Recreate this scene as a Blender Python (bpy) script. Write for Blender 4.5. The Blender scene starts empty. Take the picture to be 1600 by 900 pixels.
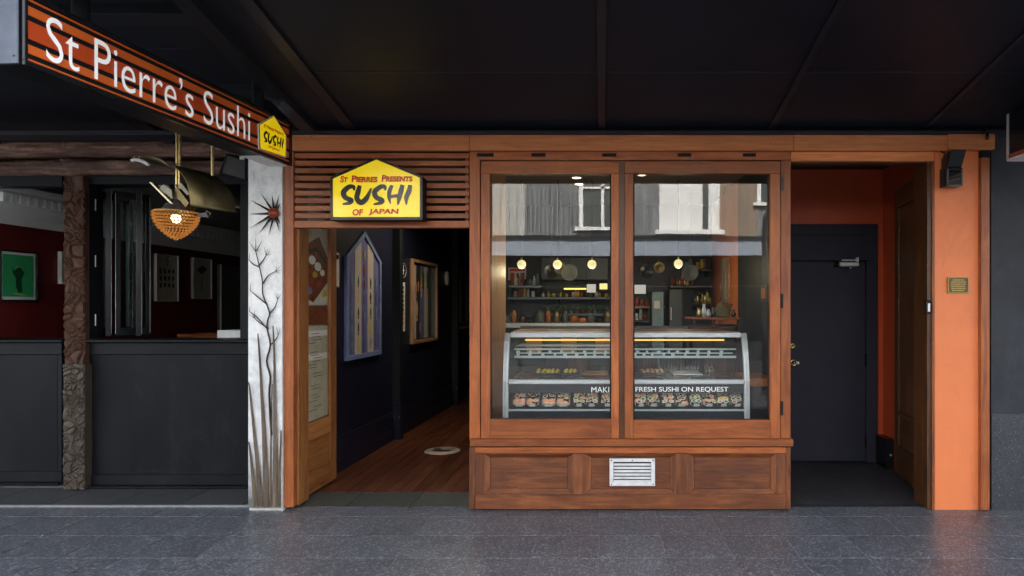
import bpy, bmesh, math, random
from mathutils import Vector, noise, Matrix
random.seed(7)
SC = bpy.context.scene
COL = SC.collection
R = math.radians
PI = math.pi
# ------------------------------------------------------------------ camera, light
H = 1.58
def X(px, Y): return (px - 940) * Y / 1000.0
def Z(py, Y): return H - (py - 480) * Y / 1000.0
cd = bpy.data.cameras.new('camera'); cam = bpy.data.objects.new('camera', cd); COL.objects.link(cam)
cam.location = (0, 0, H); cam.rotation_euler = (R(90), 0, 0)
cd.sensor_width = 36; cd.lens = 22.5; cd.shift_x = -0.0875; cd.shift_y = 0.01875
cd.clip_start = 0.05; cd.clip_end = 500
SC.camera = cam
w = bpy.data.worlds.new('World'); SC.world = w; w.use_nodes = True
nt = w.node_tree; bg = nt.nodes['Background']; sk = nt.nodes.new('ShaderNodeTexSky')
SUN_EL = 48; SUN_AZ = -14          # azimuth measured from +Y (behind the shop) towards +X
sk.sky_type = 'NISHITA'; sk.sun_disc = False; sk.sun_elevation = R(SUN_EL); sk.sun_rotation = R(SUN_AZ)
sk.air_density = 1.0; sk.dust_density = 3.0; sk.ozone_density = 1.0
hz = nt.nodes.new('ShaderNodeHueSaturation'); hz.inputs['Saturation'].default_value = .35   # thin white haze
nt.links.new(sk.outputs[0], hz.inputs['Color']); nt.links.new(hz.outputs[0], bg.inputs[0]); bg.inputs[1].default_value = 0.15
sd = bpy.data.lights.new('sun', 'SUN'); sd.energy = 4.6; sd.angle = R(0.5); sd.color = (1.0, 0.95, 0.88)
sun = bpy.data.objects.new('sun', sd); COL.objects.link(sun); sun.location = (0, 20, 20)
sun.rotation_euler = (-R(90 - SUN_EL), 0, -R(SUN_AZ))
SC.view_settings.view_transform = 'Standard'; SC.view_settings.look = 'None'
SC.view_settings.exposure = 3.05; SC.view_settings.gamma = 1
SC.cycles.use_denoising = True
SC.cycles.max_bounces = 10; SC.cycles.diffuse_bounces = 5; SC.cycles.glossy_bounces = 5
SC.cycles.transparent_max_bounces = 16
SC.cycles.sample_clamp_indirect = 6

# ------------------------------------------------------------------ materials
def newmat(name):
    m = bpy.data.materials.new(name); m.use_nodes = True
    n = m.node_tree; return m, n, n.nodes['Principled BSDF']
def link(n, a, b): n.links.new(a, b)
def node(n, t, **k):
    o = n.nodes.new(t)
    for a, b in k.items(): setattr(o, a, b)
    return o
def coords(n, scale=(1, 1, 1), rnd=True):
    tc = node(n, 'ShaderNodeTexCoord'); mp = node(n, 'ShaderNodeMapping')
    mp.inputs['Scale'].default_value = scale
    if rnd:
        oi = node(n, 'ShaderNodeObjectInfo'); ad = node(n, 'ShaderNodeVectorMath', operation='ADD')
        ml = node(n, 'ShaderNodeMath', operation='MULTIPLY'); ml.inputs[1].default_value = 37.0
        link(n, oi.outputs['Random'], ml.inputs[0]); link(n, tc.outputs['Object'], ad.inputs[0])
        link(n, ml.outputs[0], ad.inputs[1]); link(n, ad.outputs[0], mp.inputs[0])
    else: link(n, tc.outputs['Object'], mp.inputs[0])
    return mp.outputs[0]
def noise_n(n, vec, scale, detail=4, rough=.6, dist=0):
    t = node(n, 'ShaderNodeTexNoise'); t.inputs['Scale'].default_value = scale
    t.inputs['Detail'].default_value = detail; t.inputs['Roughness'].default_value = rough
    t.inputs['Distortion'].default_value = dist
    link(n, vec, t.inputs['Vector']); return t.outputs['Fac']
def ramp(n, fac, stops):
    r = node(n, 'ShaderNodeValToRGB'); cr = r.color_ramp
    while len(cr.elements) < len(stops): cr.elements.new(.5)
    for e, (p, c) in zip(cr.elements, stops):
        e.position = p; e.color = tuple(c) + (1,) if len(c) == 3 else c
    link(n, fac, r.inputs[0]); return r.outputs[0]
def mix(n, fac, a, b, mode='MIX'):
    m = node(n, 'ShaderNodeMix', data_type='RGBA', blend_type=mode)
    if isinstance(fac, (int, float)): m.inputs[0].default_value = fac
    else: link(n, fac, m.inputs[0])
    for i, v in ((6, a), (7, b)):
        if isinstance(v, (tuple, list)): m.inputs[i].default_value = tuple(v) + (1,)
        else: link(n, v, m.inputs[i])
    return m.outputs[2]
def bump(n, b, h, strength, dist=.01):
    bp = node(n, 'ShaderNodeBump'); bp.inputs['Strength'].default_value = strength
    bp.inputs['Distance'].default_value = dist; link(n, h, bp.inputs['Height'])
    link(n, bp.outputs[0], b.inputs['Normal'])
def mul(c, k): return tuple(min(1, v * k) for v in c)
def plain(name, col, rough=.5, metal=0, var=.25, scale=6, bmp=.1, bscale=60, spec=.5, emit=None, es=0, stretch=(1, 1, 1), coat=0, scuff=None):
    m, n, b = newmat(name); v = coords(n, stretch)
    f = noise_n(n, v, scale, 5, .65)
    c = ramp(n, f, [(.25, mul(col, 1 - var)), (.75, mul(col, 1 + var))])
    if scuff:
        sc_, amt = scuff; v9 = coords(n, (1, 1, .35))
        m1 = ramp(n, noise_n(n, v9, 2.3, 9, .72, .8), [(.52, (0, 0, 0)), (.70, (1, 1, 1))])
        v8 = coords(n, (3.5, 3.5, 30)); m2 = ramp(n, noise_n(n, v8, 1.2, 8, .7, 1.5), [(.66, (0, 0, 0)), (.70, (1, 1, 1))])
        m3 = mix(n, 1, m1, ramp(n, noise_n(n, v9, 30, 6, .7), [(.4, (.25, .25, .25)), (.65, (1, 1, 1))]), 'MULTIPLY')
        mm = mix(n, 1, m3, m2, 'LIGHTEN'); k9 = node(n, 'ShaderNodeMath', operation='MULTIPLY'); k9.inputs[1].default_value = amt; link(n, mm, k9.inputs[0])
        c = mix(n, k9.outputs[0], c, sc_)
    link(n, c, b.inputs['Base Color'])
    r = node(n, 'ShaderNodeMapRange'); r.inputs[3].default_value = max(.02, rough - .08); r.inputs[4].default_value = min(1, rough + .08)
    f2 = noise_n(n, v, scale * 3, 4); link(n, f2, r.inputs[0]); link(n, r.outputs[0], b.inputs['Roughness'])
    b.inputs['Metallic'].default_value = metal; b.inputs['Specular IOR Level'].default_value = spec
    b.inputs['Coat Weight'].default_value = coat
    if bmp: bump(n, b, noise_n(n, v, bscale, 3), bmp, .004)
    if emit: b.inputs['Emission Color'].default_value = tuple(emit) + (1,); b.inputs['Emission Strength'].default_value = es
    return m
def wood(name, axis, c1, c2, c3, rough=.45, wear=.5):
    m, n, b = newmat(name)
    sc = [11, 11, 11]; sc['xyz'.index(axis)] = 1.3
    v = coords(n, tuple(sc)); g = noise_n(n, v, 1.6, 8, .62, 1.1)
    sc2 = [95, 95, 95]; sc2['xyz'.index(axis)] = 3
    g2 = noise_n(n, coords(n, tuple(sc2)), 1, 4, .6)
    col = ramp(n, g, [(.28, c1), (.48, c2), (.68, c3)])
    col = mix(n, .35, col, ramp(n, g2, [(.35, (.35, .3, .28)), (.62, (1, 1, 1))]), 'MULTIPLY')
    v1 = coords(n)
    big = noise_n(n, v1, 2.2, 5, .7)
    col = mix(n, wear, col, ramp(n, big, [(.3, (.55, .49, .45)), (.6, (1.05, 1.03, 1))]), 'MULTIPLY')
    vo = node(n, 'ShaderNodeTexVoronoi'); vo.inputs['Scale'].default_value = 9; link(n, v1, vo.inputs['Vector'])
    kn = ramp(n, vo.outputs['Distance'], [(.035, (.25, .2, .18)), (.07, (1, 1, 1))])
    col = mix(n, .75, col, kn, 'MULTIPLY')
    oi = node(n, 'ShaderNodeObjectInfo'); mr = node(n, 'ShaderNodeMapRange')
    mr.inputs[3].default_value = .68; mr.inputs[4].default_value = 1.12; link(n, oi.outputs['Random'], mr.inputs[0])
    hs = node(n, 'ShaderNodeHueSaturation'); link(n, mr.outputs[0], hs.inputs['Value']); link(n, col, hs.inputs['Color'])
    col = hs.outputs[0]
    # worn pale wood on the arrises
    ge = node(n, 'ShaderNodeNewGeometry'); sp = ramp(n, noise_n(n, v1, 26, 4, .7), [(.56, (0, 0, 0)), (.64, (1, 1, 1))])
    bv = node(n, 'ShaderNodeBevel', samples=3); bv.inputs[0].default_value = .006
    dt = node(n, 'ShaderNodeVectorMath', operation='DOT_PRODUCT'); link(n, bv.outputs[0], dt.inputs[0]); link(n, ge.outputs['Normal'], dt.inputs[1])
    ed = ramp(n, dt.outputs['Value'], [(.80, (1, 1, 1)), (.97, (0, 0, 0))])
    e2 = mix(n, 1.0, ed, sp, 'MULTIPLY')
    fac = node(n, 'ShaderNodeMath', operation='MULTIPLY'); link(n, e2, fac.inputs[0]); fac.inputs[1].default_value = .6
    col = mix(n, fac.outputs[0], col, (.50, .33, .18))
    link(n, col, b.inputs['Base Color'])
    b.inputs['Roughness'].default_value = rough
    rr = node(n, 'ShaderNodeMapRange'); rr.inputs[3].default_value = rough - .12; rr.inputs[4].default_value = rough + .18
    link(n, big, rr.inputs[0]); link(n, rr.outputs[0], b.inputs['Roughness'])
    bump(n, b, g2, .25, .002)
    return m
def wset(name, *a, **k): return {x: wood(name + '_' + x, x, *a, **k) for x in 'xyz'}
WO = wset('orange_stained_timber', (.215, .049, .0115), (.375, .098, .021), (.49, .146, .032), rough=.42)
WB = wset('beam_timber', (.60, .185, .055), (.74, .245, .075), (.80, .29, .095), rough=.6, wear=.3)
WD = wset('weathered_dado_timber', (.11, .029, .009), (.22, .064, .017), (.35, .113, .031), rough=.5, wear=.85)
WJ = wset('varnished_door_timber', (.20, .07, .02), (.36, .14, .04), (.46, .20, .07), rough=.35)
WK = wset('dark_varnished_timber', (.06, .022, .007), (.11, .042, .013), (.17, .068, .022), rough=.35)
WF = wood('floorboard_timber', 'y', (.07, .020, .009), (.13, .040, .018), (.20, .068, .028), rough=.3)
WP = wset('interior_plain_timber', (.40, .20, .09), (.5, .27, .13), (.6, .34, .18), rough=.5)
LOGM = wood('rough_log_timber', 'x', (.06, .028, .019), (.17, .085, .058), (.40, .25, .18), rough=.7, wear=.9)
CARV = plain('carved_dark_timber', (.065, .030, .018), .6, 0, .5, 14, .3, 90, spec=.2)
CARVG = plain('cast_grey_bronze', (.065, .050, .037), .5, .2, .4, 14, .3, 90, spec=.25)
BLK = plain('satin_black_paint', (.010, .011, .013), .42, 0, .3, 3, .12, 120, spec=.12, scuff=((.05, .05, .05), .25))
BLKG = plain('gloss_black_frame', (.012, .012, .014), .22, 0, .3, 6, .05, spec=.3)
BLKP = plain('scuffed_black_panel_paint', (.0085, .009, .011), .48, 0, .45, 2.2, .2, 90, stretch=(1, 1, .35), spec=.12, scuff=((.055, .056, .058), .35))
SOFF = plain('dark_soffit_paint', (.010, .012, .019), .46, 0, .25, 1.3, .05, 40, scuff=((.030, .030, .032), .4), spec=.3)
SOFT = plain('dark_soffit_trim_paint', (.013, .014, .019), .38, 0, .25, 2, .05)
NAVY = plain('navy_wall_paint', (.010, .011, .024), .42, 0, .2, 2, .08, spec=.3, scuff=((.04, .04, .06), .25))
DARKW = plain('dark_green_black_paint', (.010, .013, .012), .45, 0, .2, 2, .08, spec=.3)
DOORP = plain('dark_violet_grey_door_paint', (.036, .036, .050), .5, 0, .12, 1.5, .1, 160, spec=.12, scuff=((.075, .072, .080), .3))
ORNG = plain('orange_plaster', (.74, .195, .060), .55, 0, .07, 2.5, .25, 30, scuff=((.36, .10, .05), .6))
REDW = plain('red_orange_recess_paint', (.56, .085, .024), .5, 0, .12, 2.5, .12, 40, scuff=((.30, .07, .04), .3))
CHAR = plain('charcoal_render', (.040, .042, .048), .5, 0, .3, 3, .35, 45, spec=.12, scuff=((.075, .077, .08), .4))
MAROON = plain('maroon_wall_paint', (.12, .007, .006), .6, 0, .15, 2, .08)
GREYW = plain('warm_grey_wall_paint', (.55, .54, .51), .6, 0, .1, 2, .05)
CORN = plain('white_cornice_paint', (.82, .81, .78), .5, 0, .06, 5, .05)
STEEL = plain('brushed_steel', (.66, .67, .68), .42, .55, .1, 8, .08, 30, stretch=(.1, 1, 1))
ALU = plain('vent_aluminium', (.72, .71, .69), .5, .15, .2, 14, .1)
TINP = plain('dented_galvanised_steel', (.055, .062, .076), .30, .85, .35, 4, .5, 9)
BRASS = plain('aged_brass', (.58, .44, .20), .3, 1, .3, 9, .15, 40)
BRASSD = plain('dull_brass_plate', (.16, .125, .06), .38, .85, .35, 9, .2, 30)
GOLD = plain('polished_brass', (.80, .58, .25), .18, 1, .1, 20, 0)
PLAQ = plain('plaque_bronze', (.10, .075, .035), .4, .8, .3, 20, .1)
GOLDP = plain('plaque_letter_brass', (.40, .28, .10), .4, .6, .1, 20, 0)
WHT = plain('white_paint', (.78, .78, .76), .45, 0, .05, 5, .04)
LETW = plain('white_glow_letter', (.88, .88, .86), .35, 0, .02, 5, 0, emit=(1, 1, 1), es=.03)  # slight emission stands in for light on the white letters; they are no lamps
YEL = plain('yellow_sign_acrylic', (.88, .66, .008), .18, 0, .03, 3, 0, emit=(1, .72, .01), es=.045)
LRED = plain('red_sign_letter', (.62, .035, .012), .3, 0, .08, 12, 0)
LBLK = plain('black_sign_letter', (.014, .013, .013), .2, 0, .1, 12, 0)
SORG = plain('burnt_orange_sign_vinyl', (.50, .065, .014), .35, 0, .12, 4, 0)
SORG2 = plain('orange_sign_vinyl', (.66, .125, .022), .35, 0, .12, 4, 0)
PAPER = plain('paper_white', (.62, .60, .54), .7, 0, .12, 12, .05)
PAPERC = plain('paper_cream', (.50, .46, .34), .6, 0, .18, 14, .05)
GRNP = plain('green_print', (.03, .36, .12), .6, 0, .1, 4, 0)
GRND = plain('dark_green_ink', (.006, .06, .02), .6, 0, .1, 4, 0)
BLUF = plain('blue_grey_frame', (.16, .21, .36), .45, 0, .2, 8, .1)
BLUP = plain('violet_blue_print', (.13, .13, .27), .5, 0, .3, 10, 0)
CREM = plain('cream_stripe_print', (.46, .41, .33), .5, 0, .12, 8, 0)
INKD = plain('dark_ink', (.03, .03, .03), .5, 0, .3, 10, 0)
FOODB = plain('grilled_meat_print', (.20, .055, .02), .5, 0, .8, 26, 0)
LEAFG = plain('leaf_green', (.05, .16, .03), .5, 0, .4, 20, .1)
YELF = plain('mustard_yellow', (.55, .42, .05), .5, 0, .2, 20, 0)
PINKF = plain('salmon_pink', (.70, .33, .19), .4, 0, .25, 40, .1)
RICE = plain('rice_white', (.74, .70, .60), .6, 0, .12, 60, .5, 150)
NORI = plain('nori_black', (.012, .016, .010), .5, 0, .3, 40, .2)
TERR = plain('terracotta_red', (.30, .055, .03), .45, 0, .3, 20, .1)
DKBR = plain('dark_brown_lacquer', (.045, .02, .015), .3, 0, .4, 20, .1)
AMB = plain('amber_bottle', (.28, .09, .02), .12, 0, .3, 20, 0)
CYAN = plain('pale_teal_ceramic', (.16, .24, .26), .35, 0, .3, 20, 0)
ICEIL = plain('interior_grey_ceiling', (.16, .15, .14), .6, 0, .1, 2, 0)
IDARK = plain('interior_dark_wall', (.024, .028, .031), .5, 0, .3, 2, .1)
IGREY = plain('interior_cabinet_grey', (.065, .078, .074), .45, 0, .15, 3, 0)
IORNG = plain('interior_orange_wall', (.56, .16, .04), .5, 0, .15, 3, .1)
SHELF = plain('blue_grey_shelf', (.10, .14, .18), .4, 0, .15, 3, 0)
BLACKP = plain('display_black_panel', (.020, .024, .030), .3, 0, .15, 4, 0)
PERF = plain('pale_enamelled_rail', (.52, .56, .54), .35, .2, .15, 12, 0)
ASPH = plain('street_asphalt', (.032, .032, .034), .8, 0, .25, 3, .5, 200)
GROUT = plain('grout_dark', (.20, .205, .22), .8, 0, .2, 20, .1)
OPPG = plain('opposite_grey_wall', (.17, .18, .185), .6, 0, .6, 3.5, .05, stretch=(1, 1, .12), scuff=((.34, .35, .35), .6))
OPPL = plain('opposite_pale_wall', (.40, .40, .37), .6, 0, .2, 1.1, .05, stretch=(1, 1, .25))
OPPT = plain('opposite_tan_wall', (.25, .19, .14), .6, 0, .2, 1.1, .05, stretch=(1, 1, .25))
OPPB = plain('opposite_blue_fascia', (.27, .31, .37), .5, 0, .1, 2, .05)
WALLU = plain('upper_facade_render', (.35, .33, .30), .7, 0, .1, 2, .1)
SPEAR = wood('spear_leaf_bark', 'z', (.10, .068, .046), (.20, .145, .10), (.34, .26, .19), rough=.6, wear=.6)
STEM = plain('bronze_stem', (.030, .018, .013), .45, .3, .3, 30, .2)
SUNB = plain('sun_ball_copper', (.26, .045, .018), .28, .2, .5, 24, .3)
LAMPM = {}
def emis(name, col, s):
    m, n, b = newmat(name); b.inputs['Base Color'].default_value = tuple(mul(col, .6)) + (1,)
    b.inputs['Emission Color'].default_value = tuple(col) + (1,); b.inputs['Emission Strength'].default_value = s; return m
E_GLOBE = emis('lit_pendant_globe', (1, .84, .40), .10)
E_BULB = emis('lit_bulb', (1, .75, .35), .9)
E_DOWN = emis('lit_downlight', (1, .86, .62), 1.5)
E_STRIP = emis('lit_case_strip', (1, .52, .12), .20)
E_STRIPY = emis('lit_shelf_strip', (1, .62, .12), .22)
E_SCREEN = emis('lit_menu_screen', (.62, .60, .56), .07)
E_SCREENW = emis('lit_warm_menu_screen', (1, .58, .22), .16)
def granite(name, base, speck, rough, dens=.62):
    m, n, b = newmat(name); v = coords(n)
    f = noise_n(n, v, 4, 5, .6); c = ramp(n, f, [(.3, mul(base, .9)), (.7, mul(base, 1.1))])
    vo = node(n, 'ShaderNodeTexVoronoi'); vo.inputs['Scale'].default_value = 95; link(n, v, vo.inputs['Vector'])
    s = node(n, 'ShaderNodeSeparateColor'); link(n, vo.outputs['Color'], s.inputs[0])
    k = ramp(n, s.outputs[0], [(dens, (0, 0, 0)), (1.0, (1, 1, 1))]); k2 = node(n, 'ShaderNodeMath', operation='MULTIPLY'); k2.inputs[1].default_value = .6; link(n, k, k2.inputs[0])
    c = mix(n, k2.outputs[0], c, speck)
    d = ramp(n, s.outputs[1], [(.1, (.45, .45, .45)), (.45, (1, 1, 1))]); c = mix(n, .8, c, d, 'MULTIPLY')
    oi = node(n, 'ShaderNodeObjectInfo'); mr = node(n, 'ShaderNodeMapRange'); mr.inputs[3].default_value = .92; mr.inputs[4].default_value = 1.07
    link(n, oi.outputs['Random'], mr.inputs[0]); hs = node(n, 'ShaderNodeHueSaturation'); link(n, mr.outputs[0], hs.inputs['Value']); link(n, c, hs.inputs['Color'])
    st = ramp(n, noise_n(n, v, 1.7, 6, .7), [(.35, (.86, .86, .86)), (.55, (1, 1, 1))]); c = mix(n, .7, hs.outputs[0], st, 'MULTIPLY')
    v2 = node(n, 'ShaderNodeTexVoronoi'); v2.inputs['Scale'].default_value = 2.6; link(n, v, v2.inputs['Vector'])
    c = mix(n, .8, c, ramp(n, v2.outputs['Distance'], [(.035, (.3, .3, .3)), (.05, (1, 1, 1))]), 'MULTIPLY')
    link(n, c, b.inputs['Base Color'])
    r = node(n, 'ShaderNodeMapRange'); r.inputs[3].default_value = rough - .08; r.inputs[4].default_value = rough + .2; link(n, f, r.inputs[0]); link(n, r.outputs[0], b.inputs['Roughness'])
    bump(n, b, noise_n(n, v, 140, 3), .35, .002)
    return m
GRAN = granite('dark_granite', (.094, .098, .110), (.42, .44, .50), .27, .66)
SLATE = granite('terrace_slate', (.060, .062, .064), (.12, .12, .13), .42, .8)
SLATG = granite('green_slate', (.045, .052, .046), (.14, .15, .14), .4, .85)
RECF = granite('recess_terrazzo', (.030, .031, .034), (.13, .13, .14), .5, .82)
WALG = granite('speckled_charcoal_plinth', (.034, .036, .041), (.11, .115, .13), .45, .9)
def white_relief():
    m, n, b = newmat('silvered_plaster'); v = coords(n)
    f = noise_n(n, v, 7, 6, .7, .6)
    c = ramp(n, f, [(.3, (.55, .56, .58)), (.5, (.74, .74, .74)), (.7, (.84, .84, .82))])
    tc = node(n, 'ShaderNodeTexCoord'); sx = node(n, 'ShaderNodeSeparateXYZ'); link(n, tc.outputs['Object'], sx.inputs[0])
    mr = node(n, 'ShaderNodeMapRange'); mr.inputs[1].default_value = .0; mr.inputs[2].default_value = .5; mr.inputs[3].default_value = 0; mr.inputs[4].default_value = 1
    ad = node(n, 'ShaderNodeMath', operation='ADD'); link(n, sx.outputs[2], ad.inputs[0])
    nn = node(n, 'ShaderNodeMath', operation='MULTIPLY'); nn.inputs[1].default_value = .5; link(n, noise_n(n, v, 9, 5), nn.inputs[0]); link(n, nn.outputs[0], ad.inputs[1])
    sb = node(n, 'ShaderNodeMath', operation='SUBTRACT'); link(n, ad.outputs[0], sb.inputs[0]); sb.inputs[1].default_value = .22; link(n, sb.outputs[0], mr.inputs[0])
    c = mix(n, mr.outputs[0], (.13, .13, .125), c)
    link(n, c, b.inputs['Base Color']); b.inputs['Roughness'].default_value = .38; b.inputs['Metallic'].default_value = .12
    bump(n, b, noise_n(n, v, 22, 5, .6, 1.5), .6, .012); return m
WREL = white_relief()
def glassm(name, f0ior, tint=(1, 1, 1), rough=0.0):
    m = bpy.data.materials.new(name); m.use_nodes = True; n = m.node_tree; n.nodes.clear()
    o = node(n, 'ShaderNodeOutputMaterial'); t = node(n, 'ShaderNodeBsdfTransparent'); g = node(n, 'ShaderNodeBsdfGlossy')
    t.inputs[0].default_value = tuple(tint) + (1,); g.inputs['Roughness'].default_value = rough
    lw = node(n, 'ShaderNodeLayerWeight'); lw.inputs[0].default_value = .5
    pw = node(n, 'ShaderNodeMath', operation='POWER'); pw.inputs[1].default_value = 5; link(n, lw.outputs['Facing'], pw.inputs[0])
    fr = node(n, 'ShaderNodeMapRange'); fr.inputs[3].default_value = ((f0ior - 1) / (f0ior + 1)) ** 2; fr.inputs[4].default_value = 1; link(n, pw.outputs[0], fr.inputs[0]); mx = node(n, 'ShaderNodeMixShader')
    tc = node(n, 'ShaderNodeTexCoord'); nz = noise_n(n, tc.outputs['Object'], 1.3, 2, .5)
    bp = node(n, 'ShaderNodeBump'); bp.inputs['Strength'].default_value = .03; bp.inputs['Distance'].default_value = .02; link(n, nz, bp.inputs['Height']); link(n, bp.outputs[0], g.inputs['Normal'])
    link(n, fr.outputs[0], mx.inputs[0]); link(n, t.outputs[0], mx.inputs[1]); link(n, g.outputs[0], mx.inputs[2]); link(n, mx.outputs[0], o.inputs[0])
    return m
GLASS = glassm('shop_window_glass', 1.75, (.94, .97, .96))
GLAS2 = glassm('display_case_glass', 1.2, (.96, .985, .98))
GLAS3 = glassm('bar_window_glass', 1.5, (.75, .8, .78))
DGLASS = glassm('door_glass', 1.3, (.97, .97, .95))
BEAD = plain('amber_crystal', (.36, .14, .03), .08, 0, .5, 40, 0, emit=(1, .45, .10), es=.022)

_b = BEAD.node_tree.nodes['Principled BSDF']; _b.inputs['Transmission Weight'].default_value = .55; _b.inputs['IOR'].default_value = 1.45
# ------------------------------------------------------------------ mesh helpers
class MB:
    def __init__(s): s.v = []; s.f = []; s.sm = []; s.mi = []
    def add(s, vs, fs, smooth=False, mi=0):
        k = len(s.v); s.v += [tuple(v) for v in vs]; s.f += [tuple(i + k for i in f) for f in fs]; s.sm += [smooth] * len(fs); s.mi += [mi] * len(fs); return s
    def hexa(s, p, mi=0):     # p: 8 points, bottom 4 then top 4 (both counter-clockwise from above)
        return s.add(p, [(0, 3, 2, 1), (4, 5, 6, 7), (0, 1, 5, 4), (1, 2, 6, 5), (2, 3, 7, 6), (3, 0, 4, 7)], mi=mi)
    def box(s, x0, x1, y0, y1, z0, z1, mi=0):
        if x0 > x1: x0, x1 = x1, x0
        if y0 > y1: y0, y1 = y1, y0
        if z0 > z1: z0, z1 = z1, z0
        return s.hexa([(x0, y0, z0), (x1, y0, z0), (x1, y1, z0), (x0, y1, z0), (x0, y0, z1), (x1, y0, z1), (x1, y1, z1), (x0, y1, z1)], mi)
    def pb(s, px0, px1, py0, py1, Yf, Yb):   # box whose front face at depth Yf spans these picture measurements
        return s.box(X(px0, Yf), X(px1, Yf), Yf, Yb, Z(py1, Yf), Z(py0, Yf))
    def tube(s, pts, r, n=8, caps=True, mi=0):
        pts = [Vector(p) for p in pts]; rs = r if isinstance(r, (list, tuple)) else [r] * len(pts)
        rings = []; prev = None
        for i, p in enumerate(pts):
            t = (pts[min(i + 1, len(pts) - 1)] - pts[max(i - 1, 0)]).normalized()
            if prev is None:
                a = Vector((0, 0, 1)) if abs(t.z) < .9 else Vector((1, 0, 0)); u = t.cross(a).normalized()
            else: u = (prev - t * prev.dot(t)).normalized()
            prev = u; q = t.cross(u)
            rings.append([p + (u * math.cos(2 * PI * k / n) + q * math.sin(2 * PI * k / n)) * rs[i] for k in range(n)])
        vs = [v for rg in rings for v in rg]; fs = []
        for i in range(len(pts) - 1):
            for k in range(n): fs.append((i * n + k, i * n + (k + 1) % n, (i + 1) * n + (k + 1) % n, (i + 1) * n + k))
        s.add(vs, fs, True, mi)
        if caps:
            s.add(rings[0], [tuple(range(n))[::-1]], mi=mi); s.add(rings[-1], [tuple(range(n))], mi=mi)
        return s
    def lathe(s, c, prof, n=16, axis='z', mi=0):
        vs = []; fs = []; m = len(prof)
        for (r, h) in prof:
            for k in range(n):
                a = 2 * PI * k / n; ca, sa = r * math.cos(a), r * math.sin(a)
                p = {'z': (ca, sa, h), 'y': (ca, h, sa), 'x': (h, ca, sa)}[axis]
                vs.append((c[0] + p[0], c[1] + p[1], c[2] + p[2]))
        for i in range(m - 1):
            for k in range(n): fs.append((i * n + k, i * n + (k + 1) % n, (i + 1) * n + (k + 1) % n, (i + 1) * n + k))
        return s.add(vs, fs, True, mi)
    def prism(s, pts, off, mi=0):     # pts: 3D polygon, off: extrusion vector
        n = len(pts); a = [Vector(p) for p in pts]; b = [p + Vector(off) for p in a]
        return s.add(a + b, [tuple(range(n))[::-1], tuple(range(n, 2 * n))] + [(i, (i + 1) % n, n + (i + 1) % n, n + i) for i in range(n)], mi=mi)
    def build(s, name, mat, parent=None, origin=None, bevel=0, label=None, stuff=False, fix=True):
        return mkobj(name, s, mat, parent, origin, bevel, label, stuff, fix)
ORG = {}
def mkobj(name, mb, mat, parent=None, origin=None, bevel=0, label=None, stuff=False, fix=True):
    if parent is not None: o0 = ORG[parent.name]
    elif origin is not None: o0 = Vector(origin)
    else:
        xs = [v[0] for v in mb.v]; ys = [v[1] for v in mb.v]; zs = [v[2] for v in mb.v]
        o0 = Vector(((min(xs) + max(xs)) / 2, (min(ys) + max(ys)) / 2, min(zs)))
    me = bpy.data.meshes.new(name)
    me.from_pydata([(v[0] - o0[0], v[1] - o0[1], v[2] - o0[2]) for v in mb.v], [], mb.f)
    me.polygons.foreach_set('use_smooth', mb.sm)
    mats = mat if isinstance(mat, (list, tuple)) else [mat]
    for m in mats: me.materials.append(m)
    if len(mats) > 1: me.polygons.foreach_set('material_index', mb.mi)
    if fix or bevel:
        bm = bmesh.new(); bm.from_mesh(me)
        bmesh.ops.recalc_face_normals(bm, faces=bm.faces)
        if bevel: bmesh.ops.bevel(bm, geom=[e for e in bm.edges if e.is_manifold and e.calc_face_angle(0) > .5], offset=bevel, segments=1, affect='EDGES', clamp_overlap=True)
        bm.to_mesh(me); bm.free()
    o = bpy.data.objects.new(name, me); COL.objects.link(o)
    if parent is not None: o.parent = parent
    else: o.location = o0
    ORG[o.name] = o0
    if label: o['label'] = label
    if stuff: o['kind'] = 'stuff'
    return o
def tag(o, label, cat, group=None):
    o['label'] = label; o['category'] = cat
    if group: o['group'] = group
    return o
def thing(name, loc, label, cat, group=None):
    o = bpy.data.objects.new(name, None); COL.objects.link(o); o.location = loc; o.empty_display_size = .1
    ORG[o.name] = Vector(loc); return tag(o, label, cat, group)
def struct(o): o['kind'] = 'structure'; return o
def copy_tree(o, parent=None):
    c = o.copy(); COL.objects.link(c); c.parent = parent; ORG[c.name] = ORG[o.name]
    for ch in list(o.children): copy_tree(ch, c)
    return c
def box(name, mat, parent, *a, bevel=.002, label=None):
    return MB().box(*a).build(name, mat, parent, bevel=bevel, label=label)
def pbx(name, mat, parent, *a, bevel=.003, label=None):
    return MB().pb(*a).build(name, mat, parent, bevel=bevel, label=label)
class Fr:      # a vertical plane from A to B seen from above; n points to the side given
    def __init__(s, A, B, side):
        s.A = Vector((A[0], A[1])); d = Vector((B[0] - A[0], B[1] - A[1])); s.L = d.length; s.u = d / s.L
        n = Vector((-s.u.y, s.u.x)); s.n = n if n.dot(Vector(side)) > 0 else -n
    def p(s, a, n, z): q = s.A + s.u * a + s.n * n; return Vector((q.x, q.y, z))
    def s(s, px, n=0):
        o = s.A + s.n * n; k = (px - 940) / 1000
        return (k * o.y - o.x) / (s.u.x - k * s.u.y)
    def Y(s, px): return (s.A + s.u * s.s(px)).y
    def z(s, px, py): return Z(py, s.Y(px))
    def box(s, mb, a0, a1, n0, n1, z0, z1, mi=0):
        return mb.hexa([s.p(a0, n0, z0), s.p(a1, n0, z0), s.p(a1, n1, z0), s.p(a0, n1, z0), s.p(a0, n0, z1), s.p(a1, n0, z1), s.p(a1, n1, z1), s.p(a0, n1, z1)], mi)
    def pic(s, mb, px0, px1, z0, z1, n0, n1, mi=0): return s.box(mb, s.s(px0), s.s(px1), n0, n1, z0, z1, mi)
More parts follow.
